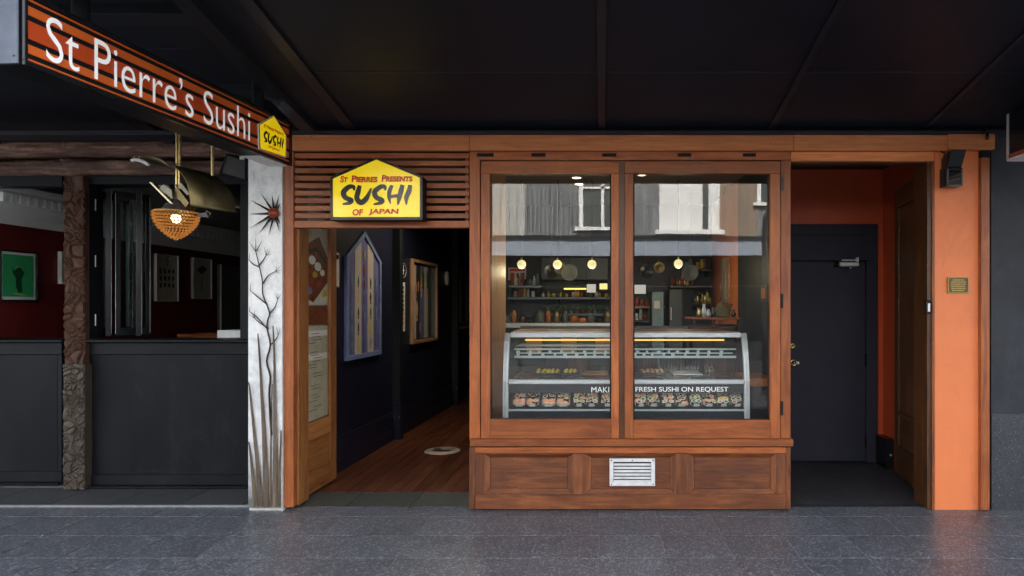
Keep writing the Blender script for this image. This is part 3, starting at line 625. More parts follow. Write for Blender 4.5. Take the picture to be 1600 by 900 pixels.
# perforated air rail: two rows of slots left open
for r_ in range(2):
    z0_, z1_ = 1.1625 + .027 * r_, 1.180 + .027 * r_
    a = xi0 + .04; q = random.Random(5 + r_)
    while a < xi1 - .08:
        b = a + q.uniform(.018, .03); box('air_rail_bar', PERF, dc, a, min(b, xi1 - .05), 5.505, 5.515, z0_, z1_, bevel=0); a = b + q.uniform(.045, .085)
box('light_strip', E_STRIP, dc, xi0 + .1, xi1 - .1, 5.62, 5.64, 1.285, 1.298, bevel=0)
box('light_housing', BRASS, dc, xi0 + .01, xi1 - .01, 5.615, 5.70, 1.329, 1.350)
for i in range(9):
    a = xi0 + .03 + i * .215; box('sliding_door_panel', WK['z'] if i % 3 == 2 else IDARK, dc, a, a + .19, 6.02, 6.03, .97, 1.14); 
for i in range(26):
    a = xi0 + 1.12 + i * .028; box('grille_bar', DKBR, dc, a, a + .008, 6.005, 6.015, .99, 1.13, bevel=0) if a < xi1 - .12 else None
for i in range(9):
    a = xi0 + .04 + i * .213
    for j in range(2):
        z_ = .970; y_ = 5.46 + j * .26; m = MB().box(a, a + .19, y_, y_ + .22, z_, z_ + .012).build('tray_insert', BLACKP if (i + j) % 3 else WK['x'], dc, bevel=.003)
# platters on the middle shelf
for (a, b, mt_, pc, lab) in ((838, 876, BLACKP, YELF, 'dark platter of golden fried pieces, left on the middle case shelf'), (880, 908, BLACKP, YELF, 'smaller platter of golden pieces beside the first one'), (912, 950, WP['x'], None, 'pale wooden serving board on the middle case shelf'), (1000, 1040, BLACKP, WP['x'], 'dark platter of tan rolls right of the mullion'), (1050, 1095, STEEL, None, 'empty steel platter on the middle case shelf')):
    xa_, xb_ = X(a, 5.72), X(b, 5.72); t = thing('serving_platter', ((xa_ + xb_) / 2, 5.72, .983), lab, 'platter', 'platters on the middle shelf of the case')
    MB().box(xa_, xb_, 5.60, 5.86, .984, .998).build('plate', mt_, t, bevel=.004)
    if pc:
        n_ = int((xb_ - xa_) / .042)
        for i in range(n_):
            for j in range(3):
                c_ = (xa_ + .024 + i * .042 + rr.uniform(-.006, .006), 5.64 + j * .07, 1.012); q_ = rr.uniform(.014, .021)
                MB().lathe(c_, [(.0001, q_), (q_ * .8, q_ * .55), (q_, 0), (q_ * .8, -.012), (.0001, -.013)], 7).build('fried_piece' if pc is YELF else 'sushi_roll', pc, t)
# lettering
text('MAKING', LETW, dc, (X(924, 5.30), 5.30, Z(613.2, 5.30)), (1, 0, 0), (0, 0, 1), (0, -1, 0), (971 - 924) * .0053, .046, off=0)
text('FRESH SUSHI ON REQUEST', LETW, dc, (X(993, 5.30), 5.30, Z(613.2, 5.30)), (1, 0, 0), (0, 0, 1), (0, -1, 0), (1138 - 993) * .0053, .046, off=.006)
# trays of sushi
def roll_mesh():
    m = MB(); n = 10; r, h = .021, .03
    m.lathe((0, 0, 0), [(r, 0), (r, h)], n, mi=1); m.lathe((0, 0, 0), [(.0001, h), (r * .62, h + .002)], n, mi=2); m.lathe((0, 0, 0), [(r * .62, h + .001), (r * .99, h + .001)], n, mi=0)
    return m
rolls = []
for f_ in (PINKF, LEAFG, YELF, WP['x'], TERR):
    o = roll_mesh().build('sushi_roll', [RICE, NORI, f_], origin=(0, 0, 0), fix=False); rolls.append(o.data); bpy.data.objects.remove(o)
m = MB(); m.lathe((0, 0, 0), [(.0001, .03), (.014, .027), (.02, .014), (.02, 0)], 10); o = m.build('salmon_nigiri', PINKF, origin=(0, 0, 0), fix=False); o.data.transform(Matrix.Diagonal((1.5, .8, .9, 1))); rolls.append(o.data); bpy.data.objects.remove(o)
TRAYM = plain('tray_smoky_plastic', (.50, .49, .43), .15, 0, .2, 30, 0)
CLEAR = glassm('clear_tray_plastic', 1.6, (.9, .93, .92), .1)
trays = [(802, 842), (847, 891), (896, 934), (940, 979), (992, 1030), (1034, 1074), (1078, 1117), (1120, 1160)]
lb = ['leftmost clear tray of salmon rolls in the case', 'second clear sushi tray from the left in the case', 'third clear sushi tray, under the word before the mullion', 'sushi tray half hidden by the central mullion', 'sushi tray just right of the mullion', 'sushi tray below the middle of the lettering', 'second last sushi tray on the right', 'rightmost sushi tray beside the end frame']
tilt = math.atan2(.14, .30)
for i, (a, b) in enumerate(trays):
    x0_, x1_ = X(a, 5.38), X(b, 5.38); t = thing('sushi_tray', ((x0_ + x1_) / 2, 5.33, .748), lb[i], 'sushi tray', 'sushi trays in the display case')
    w_ = x1_ - x0_; xc = (x0_ + x1_) / 2
    def SP(u, v, n_): return Vector((xc + u, 5.34 + v * math.cos(tilt) - n_ * math.sin(tilt), .7515 + v * math.sin(tilt) + n_ * math.cos(tilt)))
    D_ = .21
    for half in (-1, 1):
        u0, u1 = (-w_ / 2, -.004) if half < 0 else (.004, w_ / 2)
        c8 = .030; out = [(u0 + c8, 0), (u1 - c8, 0), (u1, c8), (u1, D_ - c8), (u1 - c8, D_), (u0 + c8, D_), (u0, D_ - c8), (u0, c8)]
        m = MB(); vs = [SP(u_, v_, 0) for u_, v_ in out] + [SP(u_, v_, .028) for u_, v_ in out] + [SP(u_ * .985 + (u0 + u1) * .0075, v_ * .97 + .003, .028) for u_, v_ in out] + [SP(u_ * .97 + (u0 + u1) * .015, v_ * .95 + .005, .004) for u_, v_ in out]
        n = 8; fs = [tuple(range(n))[::-1], tuple(range(3 * n, 4 * n))]
        for k_ in range(n):
            for L_ in range(3): fs.append((L_ * n + k_, L_ * n + (k_ + 1) % n, (L_ + 1) * n + (k_ + 1) % n, (L_ + 1) * n + k_))
        m.add(vs, fs); m.build('container', TRAYM, t)
        for ru in range(2):
            for rv in range(5):
                u_ = (u0 + u1) / 2 + (ru - .5) * .044 + rr.uniform(-.004, .004); v_ = .025 + rv * .040
                me = rolls[5] if (i < 2 and rv < 2 and rr.random() < .7) or rr.random() < .10 else rolls[rr.choice([(i + (half > 0)) % 5, (i + (half > 0)) % 5, rv % 5, rr.randrange(5)])]
                o = bpy.data.objects.new('sushi_roll', me); COL.objects.link(o); o.parent = t
                p = SP(u_, v_, .006) - ORG[t.name]; o.location = p; o.scale = (1.12, 1.12, 1); o.rotation_euler = (tilt + rr.uniform(-.2, .2), rr.uniform(-.2, .2), rr.uniform(-.5, .5))

# ------------------------------------------------------------------ window bay
wb = thing('shop_window_bay', (X(985, 5), 5.0, 0), 'orange stained timber shop window bay with two tall panes', 'shop window')
pbx('bay_post', WO['z'], wb, 733.5, 750, 237, 688, 4.985, 5.14); pbx('bay_post', WO['z'], wb, 1220, 1235.5, 250.5, 688, 4.985, 5.14)
pbx('head_rail', WO['x'], wb, 750.4, 1235.5, 237, 250, 4.985, 5.14)
for a, b in ((745, 771), (830, 852), (941, 963), (1059, 1080), (1161, 1181)): pbx('slot_vent', BLK, wb, a, b, 239.5, 244.5, 4.978, 4.984, bevel=.001)
pbx('window_sill', WO['x'], wb, 734, 1240, 686.5, 698, 4.93, 5.14, bevel=.005)
pbx('parting_bead', WK['z'], wb, 966.5, 976.5, 251, 687, 5.005, 5.06)
def casement(a, b, ga, gb, gy1, lab):
    st = pbx('casement', WO['x'], wb, a, b, 252, 271, 4.98, 5.05, label=lab)
    pbx('stile', WO['z'], st, a, ga, 271.2, 686.3, 4.98, 5.05); pbx('stile', WO['z'], st, gb, b, 271.2, 686.3, 4.98, 5.05)
    pbx('bottom_rail', WO['x'], st, ga + .2, gb - .2, gy1, 686.3, 4.98, 5.05)
    for q in ((ga, ga + 2, 271.2, gy1), (gb - 2, gb, 271.2, gy1)): pbx('glazing_bead', BLK, st, *q, 5.012, 5.03, bevel=0)
    for q in ((ga + 2, gb - 2, 271.2, 272.6), (ga + 2, gb - 2, gy1 - 1.6, gy1)): pbx('glazing_bead', BLK, st, *q, 5.012, 5.03, bevel=0)
    g_ = MB(); x0_, x1_ = X(ga, 5.03), X(gb, 5.03); z0_, z1_ = Z(gy1, 5.03), Z(271, 5.03); g_.add([(x0_, 5.034, z0_), (x1_, 5.034, z0_), (x1_, 5.034, z1_), (x0_, 5.034, z1_)], [(0, 1, 2, 3)]); g_.build('pane', GLASS, st, fix=False)
    return st
c1 = casement(751.5, 967, 765.5, 955, 655, 'left casement with black glazing line'); c2 = casement(976, 1220 - .6, 989.5, 1203.5, 656.5, 'right hinged casement')
for py in (287, 470, 638): pbx('hinge', BLKG, c2, 1220.2, 1223.8, py - 11, py + 11, 4.972, 4.984, bevel=.001); 
# dado under the window
pbx('base_post', WD['z'], wb, 733, 742, 698.5, 796, 4.965, 5.14); pbx('base_post', WD['z'], wb, 1228.5, 1235.5, 698.5, 796, 4.965, 5.14)
pbx('base_top_rail', WO['x'], wb, 742.3, 1228.2, 698.5, 708.5, 4.96, 5.05); pbx('base_bottom_rail', WD['x'], wb, 742.3, 1228.2, 772.5, 796, 4.96, 5.06)
for a, b in ((742.3, 757), (896, 915), (1056, 1076), (1212.5, 1228.2)): pbx('base_stile', WD['z'], wb, a, b, 708.8, 772.2, 4.965, 5.06)
def panel(a, b):
    y0p, y1p = 709, 772; yf, yb = 4.966, 4.995
    p = pbx('base_panel', WD['x'], wb, a + 9, b - 9, y0p + 6, y1p - 9, yb - .001, 5.06)
    A = (X(a, yf), X(b, yf), Z(y1p, yf), Z(y0p, yf)); I = (X(a + 9, yb), X(b - 9, yb), Z(y1p - 9, yb), Z(y0p + 6, yb))
    for nm, w4, mt in (('moulding', [(A[0], A[2]), (A[1], A[2]), (I[1], I[2]), (I[0], I[2])], 'x'), ('moulding', [(A[0], A[3]), (A[1], A[3]), (I[1], I[3]), (I[0], I[3])], 'x'), ('moulding', [(A[0], A[2]), (A[0], A[3]), (I[0], I[3]), (I[0], I[2])], 'z'), ('moulding', [(A[1], A[2]), (A[1], A[3]), (I[1], I[3]), (I[1], I[2])], 'z')):
        m = MB(); f4 = [(w4[0][0], yf, w4[0][1]), (w4[1][0], yf, w4[1][1]), (w4[2][0], yb, w4[2][1]), (w4[3][0], yb, w4[3][1])]
        m.add(f4 + [(v[0], 5.06, v[2]) for v in f4], [(0, 1, 2, 3), (4, 7, 6, 5), (0, 4, 5, 1), (1, 5, 6, 2), (2, 6, 7, 3), (3, 7, 4, 0)]); m.build(nm, WD[mt], p, bevel=.003)
for a, b in ((757, 896), (915, 1056), (1076, 1212.5)): panel(a, b)
vg = thing('air_vent', (X(988, 4.98), 4.98, Z(759, 4.98)), 'silver louvred air vent on the middle panel below the window', 'vent')
for q in ((952.5, 1023.5, 717, 722), (952.5, 1023.5, 754, 759.5), (952.5, 958.5, 722.2, 753.8), (1017.5, 1023.5, 722.2, 753.8)): pbx('vent_frame', ALU, vg, *q, 4.955, 4.985, bevel=.002)
pbx('vent_back', BLK, vg, 958, 1018, 722, 754, 4.982, 4.989, bevel=0)
for i in range(6):
    z = Z(725.3 + i * 5.2, 4.97); x0_, x1_ = X(959, 4.97), X(1017, 4.97)
    MB().hexa([(x0_, 4.954, z - .007), (x1_, 4.954, z - .007), (x1_, 4.957, z - .009), (x0_, 4.957, z - .009), (x0_, 4.972, z + .006), (x1_, 4.972, z + .006), (x1_, 4.975, z + .003), (x0_, 4.975, z + .003)]).build('louvre', ALU, vg)
for a, b in ((955.5, 719.5), (1020.5, 719.5), (955.5, 757), (1020.5, 757), (988, 719.5)):
    MB().lathe((X(a, 4.955), 4.9545, Z(b, 4.955)), [(.0001, -.002), (.005, -.001), (.006, .001)], 8, 'y').build('screw', IGREY, vg)

# ------------------------------------------------------------------ long beam, entry frame, slats
bm_ = thing('lintel_beam', (X(1000, 4.95), 5, 2.8), 'long pale orange timber beam across the whole shopfront', 'beam')
for i, (a, b) in enumerate(((456, 733), (733.3, 1240), (1240.3, 1482))): pbx('beam_length', WB['x'], bm_, a, b, 210.5, 234.8, 4.94, 5.12, bevel=.004)
pbx('beam_end', WB['x'], bm_, 1482.4, 1555, 209, 233, 4.92, 5.12, bevel=.004)
pbx('fillet', WK['x'], bm_, 456, 1482, 235, 236.6, 4.975, 5.12)
lt = thing('canopy_ledger', (0, 4.95, 2.95), 'dark moulded trim where the canopy meets the timber beam', 'trim')
for a, b, yf in ((203.5, 206.5, 4.90), (206.8, 210.2, 4.93)): pbx('moulding', SOFT, lt, -420, 1800, a, b, yf, 5.12, bevel=.004)
ef = thing('entry_door_frame', (X(595, 5), 5, 0), 'orange timber post and jamb framing the corridor entry', 'door frame')
pbx('post', WO['z'], ef, 443.5, 458.5, 237, 793, 4.975, 5.2); pbx('jamb', WJ['z'], ef, 458.7, 467, 356.5, 790, 5.03, 5.2); pbx('outer_bead', WK['z'], ef, 441, 443.3, 250, 793, 5.0, 5.12)
ss = thing('slatted_screen', (X(596, 5), 5.05, Z(355, 5)), 'horizontal timber slat screen above the corridor entry', 'slatted screen')
pbx('top_rail', WO['x'], ss, 458.8, 733.2, 239, 247, 4.99, 5.03); pbx('bottom_rail', WO['x'], ss, 458.8, 733.2, 344.8, 355.8, 4.985, 5.06)
for i in range(8):
    y = 251 + 11.75 * i; pbx('slat', WO['x'], ss, 459.2, 732.8, y, y + 7.6, 4.99, 5.012, bevel=.0015)
for a in (460, 727): pbx('upright', WO['z'], ss, a, a + 5, 247.3, 344.5, 5.014, 5.05)
# yellow sign
ys = thing('pentagon_sign', (X(588, 4.86), 4.86, Z(343, 4.86)), 'yellow house shaped light box sign with black and red lettering', 'sign')
YF = 4.845
def pg(pts, Y): return [(X(a, Y), Y, Z(b, Y)) for a, b in pts]
outer = [(516, 343.5), (660, 343.5), (660, 275.5), (587.5, 245.5), (516, 276.5)]; inner = [(519.5, 339), (656, 339), (656, 277.5), (587.5, 249), (519.5, 279)]
MB().prism(pg(outer, YF + .012), (0, .125, 0)).build('box', BLK, ys, bevel=.004)
m = MB(); A = pg(outer, YF - .004); B = pg(inner, YF - .004)
for i in range(5): j = (i + 1) % 5; m.prism([A[i], A[j], B[j], B[i]], (0, .015, 0))
m.build('rim', BLKG, ys, bevel=.001); MB().prism(pg(inner, YF + .004), (0, .006, 0)).build('face', YEL, ys)
m = MB(); brush(m, SUSHI, lambda a, b, e: Vector((X(510 + a / 8.18, YF), YF + .003 - e, Z(240 + b / 8.18, YF)))); m.build('brush_lettering', LBLK, ys, fix=False)
def ytext(st, a, b, y0_, y1_, caps=None): text(st, LRED, ys, (X(a, YF), YF + .003, Z(y1_, YF)), (1, 0, 0), (0, 0, 1), (0, -1, 0), X(b, YF) - X(a, YF), Z(y0_, YF) - Z(y1_, YF), off=.045, caps=caps, shear=.1)
ytext('St', 531.5, 543.5, 274.5, 285.2, 1); ytext('Pierres', 549, 590, 274.0, 285, 1); ytext('Presents', 596, 644.5, 273.3, 284, 1); ytext('of', 550.5, 567.5, 326.5, 336.5, None) if 0 else ytext('OF', 550.5, 567.5, 326.5, 337); ytext('JAPAN', 575.5, 623, 326, 336.6)
# open entry door leaf
DF = Fr((-2.432, 5.23), (-2.418, 5.84), (1, 0)); ed_ = thing('entry_door', (-2.43, 5.23, 0), 'glazed timber entry door folded open with menu posters', 'door')
def dbox(nm, mt, s0, s1, z0, z1, n0=-.042, n1=0, par=None, bevel=.003): m = MB(); DF.box(m, s0, s1, n0, n1, z0, z1); return m.build(nm, mt, par or ed_, bevel=bevel)
sA, sB = DF.s(481), DF.s(516.5); DL = DF.L
dbox('stile', WJ['z'], 0, sA, .02, 2.75); dbox('stile', WJ['z'], sB, DL, .02, 2.75)
dbox('rail', WJ['y'], sA, sB, .02, .20); dbox('rail', WJ['y'], sA, sB, .47, .61); dbox('rail', WJ['y'], sA, sB, 2.6, 2.75)
dbox('door_panel', WJ['y'], sA, sB, .2, .47, -.032, -.012); dbox('panel_moulding', WJ['y'], sA, sB, .455, .469, -.011, -.003); dbox('panel_moulding', WJ['y'], sA, sB, .201, .215, -.011, -.003)
gl = dbox('pane', DGLASS, sA, sB, .61, 2.6, -.022, -.018, bevel=0)
dbox('menu_sheet', PAPERC, sA + .004, sB - .004, .62, 1.42, -.030, -.026, bevel=0); dbox('food_poster', PAPER, sA + .004, sB - .004, 1.60, 2.36, -.030, -.026, bevel=0); dbox('dark_strip', FOODB, sA + .004, sB - .004, 1.43, 1.59, -.030, -.026, bevel=0)
def dblob(nm, mt, pts, n=-.0245): m = MB(); m.prism([DF.p(a, n, b) for a, b in pts], (-.001, 0, 0)); return m.build(nm, mt, ed_)
def gx(f): return sA + (sB - sA) * f
dblob('printed_food', FOODB, [(gx(.02), 1.66), (gx(.35), 1.62), (gx(.98), 1.80), (gx(.98), 2.02), (gx(.6), 2.19), (gx(.05), 2.10)]); dblob('printed_food', INKD, [(gx(.02), 2.02), (gx(.5), 2.06), (gx(.95), 1.95), (gx(.95), 1.98), (gx(.5), 2.10), (gx(.02), 2.05)], -.0243)
for a, b, r_, mt in ((.3, 1.98, .05, WHT), (.55, 1.93, .05, WHT), (.42, 1.86, .035, YELF), (.75, 1.88, .035, WHT), (.15, 1.72, .05, BLUF), (.85, 1.70, .04, YELF), (.15, 2.2, .045, YELF), (.8, 2.28, .04, YELF), (.6, 1.78, .04, TERR), (.3, 1.8, .04, TERR), (.7, 1.98, .03, LEAFG)):
    dblob('printed_food', mt, [(gx(a) + r_ * math.cos(t_ * PI / 4) * 1.3, b + r_ * .8 * math.sin(t_ * PI / 4)) for t_ in range(8)], -.0241 + rr.random() * .0004)
for i in range(26):
    z = .70 + i * .026
    if rr.random() < .8: a0 = rr.uniform(.05, .4); dblob('menu_line', INKD, [(gx(a0), z), (gx(min(.92, a0 + rr.uniform(.2, .5))), z), (gx(min(.92, a0 + .35)), z + .005), (gx(a0), z + .005)], -.0245)
for z in (1.13, 1.33): dblob('menu_line', WHT, [(gx(.02), z), (gx(.98), z), (gx(.98), z + .05), (gx(.02), z + .05)], -.0247)
for py in (438, 583, 738): z = Z(py, 5.22); MB().box(-2.487, -2.474, 5.215, 5.235, z - .045, z + .045).build('hinge', IGREY, ed_, bevel=.001)
# corridor pictures
def onwall(nm, lab, cat, grp=None, px=600, z=1.2): p = CW.p(CW.s(px), .0, z); return thing(nm, p, lab, cat, grp)
t = onwall('pentagon_picture', 'tall pointed blue framed fish picture on the corridor wall', 'picture', px=565, z=1.05)
s0, s1 = CW.s(537), CW.s(591.5); sm_ = (s0 + s1) / 2; zb, zs, za = 1.05, 2.09, 2.38
def wpoly(par, nm, mt, pts, n0, n1, bevel=0): m = MB(); m.prism([CW.p(a, n0, b) for a, b in pts], tuple(CW.p(0, n1, 0) - CW.p(0, n0, 0))); return m.build(nm, mt, par, bevel=bevel)
wpoly(t, 'backing', BLUP, [(s0, zb), (s1, zb), (s1, zs), (sm_, za), (s0, zs)], .002, .02)
O = [(s0, zb), (s1, zb), (s1, zs), (sm_, za), (s0, zs)]; I_ = [(s0 + .05, zb + .05), (s1 - .05, zb + .05), (s1 - .05, zs - .02), (sm_, za - .06), (s0 + .05, zs - .02)]
for i in range(5): j = (i + 1) % 5; wpoly(t, 'frame', BLUF, [O[i], O[j], I_[j], I_[i]], .0205, .036, .003)
W5 = (s1 - s0 - .1) / 5
def ztop(s_): return (zs - .02) + (za - .06 - zs + .02) * (1 - abs(s_ - sm_) / (sm_ - s0 - .05))
for i in (1, 3):
    a = s0 + .05 + W5 * i; b = a + W5; wpoly(t, 'stripe', CREM, [(a, zb + .05), (b, zb + .05), (b, ztop(b) - .004), (a, ztop(a) - .004)], .0202, .024)
def fish(par, a, z, l, mt, n=.025, up=True):
    pts = [(a, z + l / 2), (a + l * .13, z + l * .2), (a + l * .12, z - l * .12), (a + l * .04, z - l * .32), (a + l * .13, z - l / 2), (a - l * .13, z - l / 2), (a - l * .04, z - l * .32), (a - l * .14, z - l * .1), (a - l * .12, z + l * .2)]
    wpoly(par, 'printed_fish', mt, pts, n, n + .0015)
fm = [YELF, TERR, LEAFG, INKD, PINKF, CYAN, GRND]
for i in range(5):
    a = s0 + .05 + W5 * (i + .5); n_ = 7 if i == 2 else 5
    for k_ in range(n_): z_ = zb + .15 + k_ * (.16 if i != 2 else .155); fish(t, a, z_, rr.uniform(.1, .15), YELF if (i == 2 and k_ == 6) else (TERR if i == 2 and k_ > 3 else rr.choice([LEAFG, GRND, INKD, CYAN, YELF] if i in (1, 3) else [CYAN, BLUF, PINKF, BLUP])), .0255)
def wframe(lab, pa, pb, z0, z1, fmt, back, grp='framed corridor pictures', nm='framed_picture', fw=.04):
    t = onwall(nm, lab, 'picture', grp, (pa + pb) / 2, z0); a, b = CW.s(pa), CW.s(pb)
    wpoly(t, 'backing', back, [(a, z0), (b, z0), (b, z1), (a, z1)], .002, .015)
    for q in ([(a, z0), (b, z0), (b, z0 + fw), (a, z0 + fw)], [(a, z1 - fw), (b, z1 - fw), (b, z1), (a, z1)], [(a, z0 + fw), (a + fw, z0 + fw), (a + fw, z1 - fw), (a, z1 - fw)], [(b - fw, z0 + fw), (b, z0 + fw), (b, z1 - fw), (b - fw, z1 - fw)]): wpoly(t, 'frame', fmt, q, .016, .05, .002)
    return t, a, b
t, a, b = wframe('oak framed collage of fish and vegetables on the corridor wall', 639.5, 679, Z(538, CW.Y(640)), Z(404, CW.Y(640)), WP['z'], IGREY)
z0 = Z(538, CW.Y(640)); hh = Z(404, CW.Y(640)) - z0; ww = b - a
for i in range(6):
    q = a + .05 + i * (ww - .1) / 6; wpoly(t, 'printed_band', [CREM, INKD, BLUP, CREM, IGREY, CYAN][i], [(q, z0 + .06), (q + (ww - .1) / 6, z0 + .06), (q + (ww - .1) / 6, z0 + hh - .06), (q, z0 + hh - .06)], .0155, .018)
for i in range(14): fish(t, a + ww * rr.uniform(.15, .85), z0 + hh * rr.uniform(.15, .85), rr.uniform(.1, .3), rr.choice([LEAFG, GRND, WP['z'], YELF, PINKF, CREM, TERR]), .0185 + i * .0006)
t, a, b = wframe('far oak framed picture at the end of the corridor', 712, 737, Z(515, CW.Y(712)), Z(419, CW.Y(712)), WP['z'], BRASSD)
for i in range(4): q = a + (b - a) * (.15 + .2 * i); wpoly(t, 'printed_band', [CREM, INKD, CREM, CYAN][i], [(q, Z(505, CW.Y(712))), (q + .12, Z(505, CW.Y(712))), (q + .12, Z(425, CW.Y(712))), (q, Z(425, CW.Y(712)))], .0155, .018)
t = onwall('narrow_print', 'tall narrow white print left of the oak framed collage', 'print', px=628, z=1.2); a, b = CW.s(624.5), CW.s(632); Yq = CW.Y(628)
wpoly(t, 'sheet', PAPER, [(a, Z(518, Yq)), (b, Z(518, Yq)), (b, Z(441, Yq)), (a, Z(441, Yq))], .002, .008)
for i in range(9): z_ = Z(448 + i * 7, Yq); wpoly(t, 'printed_mark', LRED if i > 5 else INKD, [(a + .04, z_ - .025), (b - .05, z_ - .025), (b - .05, z_ + .01), (a + .04, z_ + .01)], .0085, .0095)
t = onwall('white_notice', 'small white notice in wooden frame behind the open door', 'notice', px=525, z=1.8)
a, b = CW.s(519), CW.s(528); Yq = CW.Y(525); wpoly(t, 'sheet', PAPER, [(a, Z(447, Yq)), (b, Z(447, Yq)), (b, Z(396, Yq)), (a, Z(396, Yq))], .006, .012); wpoly(t, 'backing', WP['z'], [(a - .02, Z(449, Yq)), (b + .02, Z(449, Yq)), (b + .02, Z(394, Yq)), (a - .02, Z(394, Yq))], .001, .005); wpoly(t, 'header', BLK, [(a + .01, Z(405, Yq)), (b - .01, Z(405, Yq)), (b - .01, Z(398, Yq)), (a + .01, Z(398, Yq))], .0125, .0135)
for (pa, pc, rw, rh, lab, mt) in ((623.5, 422.5, 5.5, 12.5, 'round black clock on the corridor wall left of the collage', BLKG), (695.5, 435, 2.6, 11, 'small pale mask hanging on the far corridor wall', PAPER)):
    t = onwall('wall_clock' if pa < 650 else 'wall_mask', lab, 'clock' if pa < 650 else 'mask', px=pa, z=1.9); Yq = CW.Y(pa); s_ = CW.s(pa); zc_ = Z(pc, Yq); n = 16
    ra = (CW.s(pa + rw) - CW.s(pa - rw)) / 2; rz = rh * Yq / 1000
    if pa > 650: ra = .05
    wpoly(t, 'body', mt, [(s_ + ra * math.cos(2 * PI * k_ / n), zc_ + rz * math.sin(2 * PI * k_ / n)) for k_ in range(n)], .002, .05, .01)
    for k_ in range(n):
        f0, f1 = 2 * PI * k_ / n, 2 * PI * (k_ + 1) / n
        if pa < 650: wpoly(t, 'rim', STEEL, [(s_ + ra * .93 * math.cos(f0), zc_ + rz * .93 * math.sin(f0)), (s_ + ra * .93 * math.cos(f1), zc_ + rz * .93 * math.sin(f1)), (s_ + ra * .86 * math.cos(f1), zc_ + rz * .86 * math.sin(f1)), (s_ + ra * .86 * math.cos(f0), zc_ + rz * .86 * math.sin(f0))], .0505, .054)
    if pa < 650:
        wpoly(t, 'hand', WHT, [(s_ - .01, zc_ - .05), (s_ + .01, zc_ - .05), (s_ + .005, zc_ + rz * .7), (s_ - .005, zc_ + rz * .7)], .0545, .056); wpoly(t, 'hand', WHT, [(s_ - ra * .6, zc_ - .006), (s_ + .02, zc_ - .008), (s_ + .02, zc_ + .008), (s_ - ra * .6, zc_ + .006)], .0565, .058)
t = thing('floor_sticker', (-1.75, 7.03, .004), 'round pale sticker with dark figure on the corridor floorboards', 'floor sticker')
MB().lathe((-1.75, 7.03, .0), [(.0001, .0065), (.192, .0065), (.194, .004)], 40).build('disc', plain('worn_cream_vinyl', (.38, .33, .27), .5, 0, .25, 14, 0), t)
m = MB(); 
for c in ([(-.12, -.02), (-.04, -.05), (.05, -.06), (.12, .0), (.06, .04), (.02, .02), (-.03, .06), (-.10, .05)], [(-.14, .09), (-.05, .08), (-.02, .12), (-.1, .13)], [(.04, .07), (.13, .05), (.12, .1)]): m.add([(-1.75 + a, 7.03 + b, .0072) for a, b in c], [tuple(range(len(c)))])
m.build('printed_figure', DKBR, t, fix=False)

# ------------------------------------------------------------------ white relief pillar
x0_, x1_ = X(388.5, 4.97), X(441, 4.97); PYf = 4.965; nx, nz = 16, 150
m = MB(); z0_, z1_ = Z(793, 4.97), Z(236, 4.97); vs = []; fs = []
for j in range(nz + 1):
    for i in range(nx + 1):
        a = x0_ + (x1_ - x0_) * i / nx; b = z0_ + (z1_ - z0_) * j / nz
        d = noise.noise(Vector((a * 14, 0, b * 9))) * .006 + abs(noise.noise(Vector((a * 30 + 5, 3, b * 22)))) * .006
        if i in (0, nx): d = 0
        vs.append((a, PYf - d, b))
for j in range(nz):
    for i in range(nx): q = j * (nx + 1) + i; fs.append((q, q + 1, q + nx + 2, q + nx + 1))
m.add(vs, fs, True)
pl = thing('relief_pillar', ((x0_ + x1_) / 2, 5.2, 0), 'white plaster pillar with sun, branches and tall spear leaves', 'pillar')
m.build('plaster_face', WREL, pl); MB().box(x0_, x1_, PYf + .014, 5.75, 0, z1_).build('core', GREYW, pl)
MB().box(x1_ + .0005, x1_ + .006, PYf - .008, PYf + .03, 0, z1_).build('edge_angle', ALU, pl)
PF = 4.955
def PP(a, b, d=0): return Vector((X(a, PF), PF - d, Z(b, PF)))
c_ = PP(429, 333.5)
MB().lathe((c_.x, PF - .012, c_.z), [(.0001 + .042 * math.sin(PI * q / 10), -.042 * math.cos(PI * q / 10)) for q in range(11)], 20, 'y').build('sun_ball', SUNB, pl)
for ex, ey in ((391, 312), (390, 334.5), (390.5, 357), (404, 366.5), (420, 369), (437, 362), (408, 302), (425, 302), (437, 303), (438.5, 318), (438.5, 350), (397, 301.5) if 0 else (438.6, 334)):
    e = PP(ex, ey, .004); dv = (Vector((e.x, 0, e.z)) - Vector((c_.x, 0, c_.z))); sdv = Vector((-dv.z, 0, dv.x)).normalized() * .011; b0 = Vector((c_.x, PF - .004, c_.z)) + dv.normalized() * .03
    MB().add([b0 + sdv, b0 - sdv, e, b0 + Vector((0, -.014, 0)), b0 + Vector((0, .006, 0))], [(0, 3, 2), (3, 1, 2), (1, 4, 2), (4, 0, 2), (0, 4, 1, 3)]).build('sun_ray', STEM, pl)
def br(pts, w0, w1): n = len(pts); MB().tube([PP(a, b, .004) for a, b in pts], [(w0 + (w1 - w0) * i / (n - 1)) * .0068 for i in range(n)], 6).build('branch', STEM, pl)
def sm(pts, k=3):
    P_ = [Vector(p) for p in pts]; out = []
    for i in range(len(P_) - 1):
        p0, p1, p2, p3 = P_[max(i - 1, 0)], P_[i], P_[i + 1], P_[min(i + 2, len(P_) - 1)]
        for j in range(k): t_ = j / k; out.append(tuple(.5 * ((2 * p1) + (p2 - p0) * t_ + (2 * p0 - 5 * p1 + 4 * p2 - p3) * t_ ** 2 + (3 * p1 - p0 - 3 * p2 + p3) * t_ ** 3)))
    return out + [tuple(P_[-1])]
br(sm([(424.5, 680), (421, 617), (423, 589), (417, 564), (423, 539), (418, 514), (418.7, 500), (421.5, 488), (411, 460), (410.5, 440), (405.8, 417), (400, 393)]), 1.15, .5)
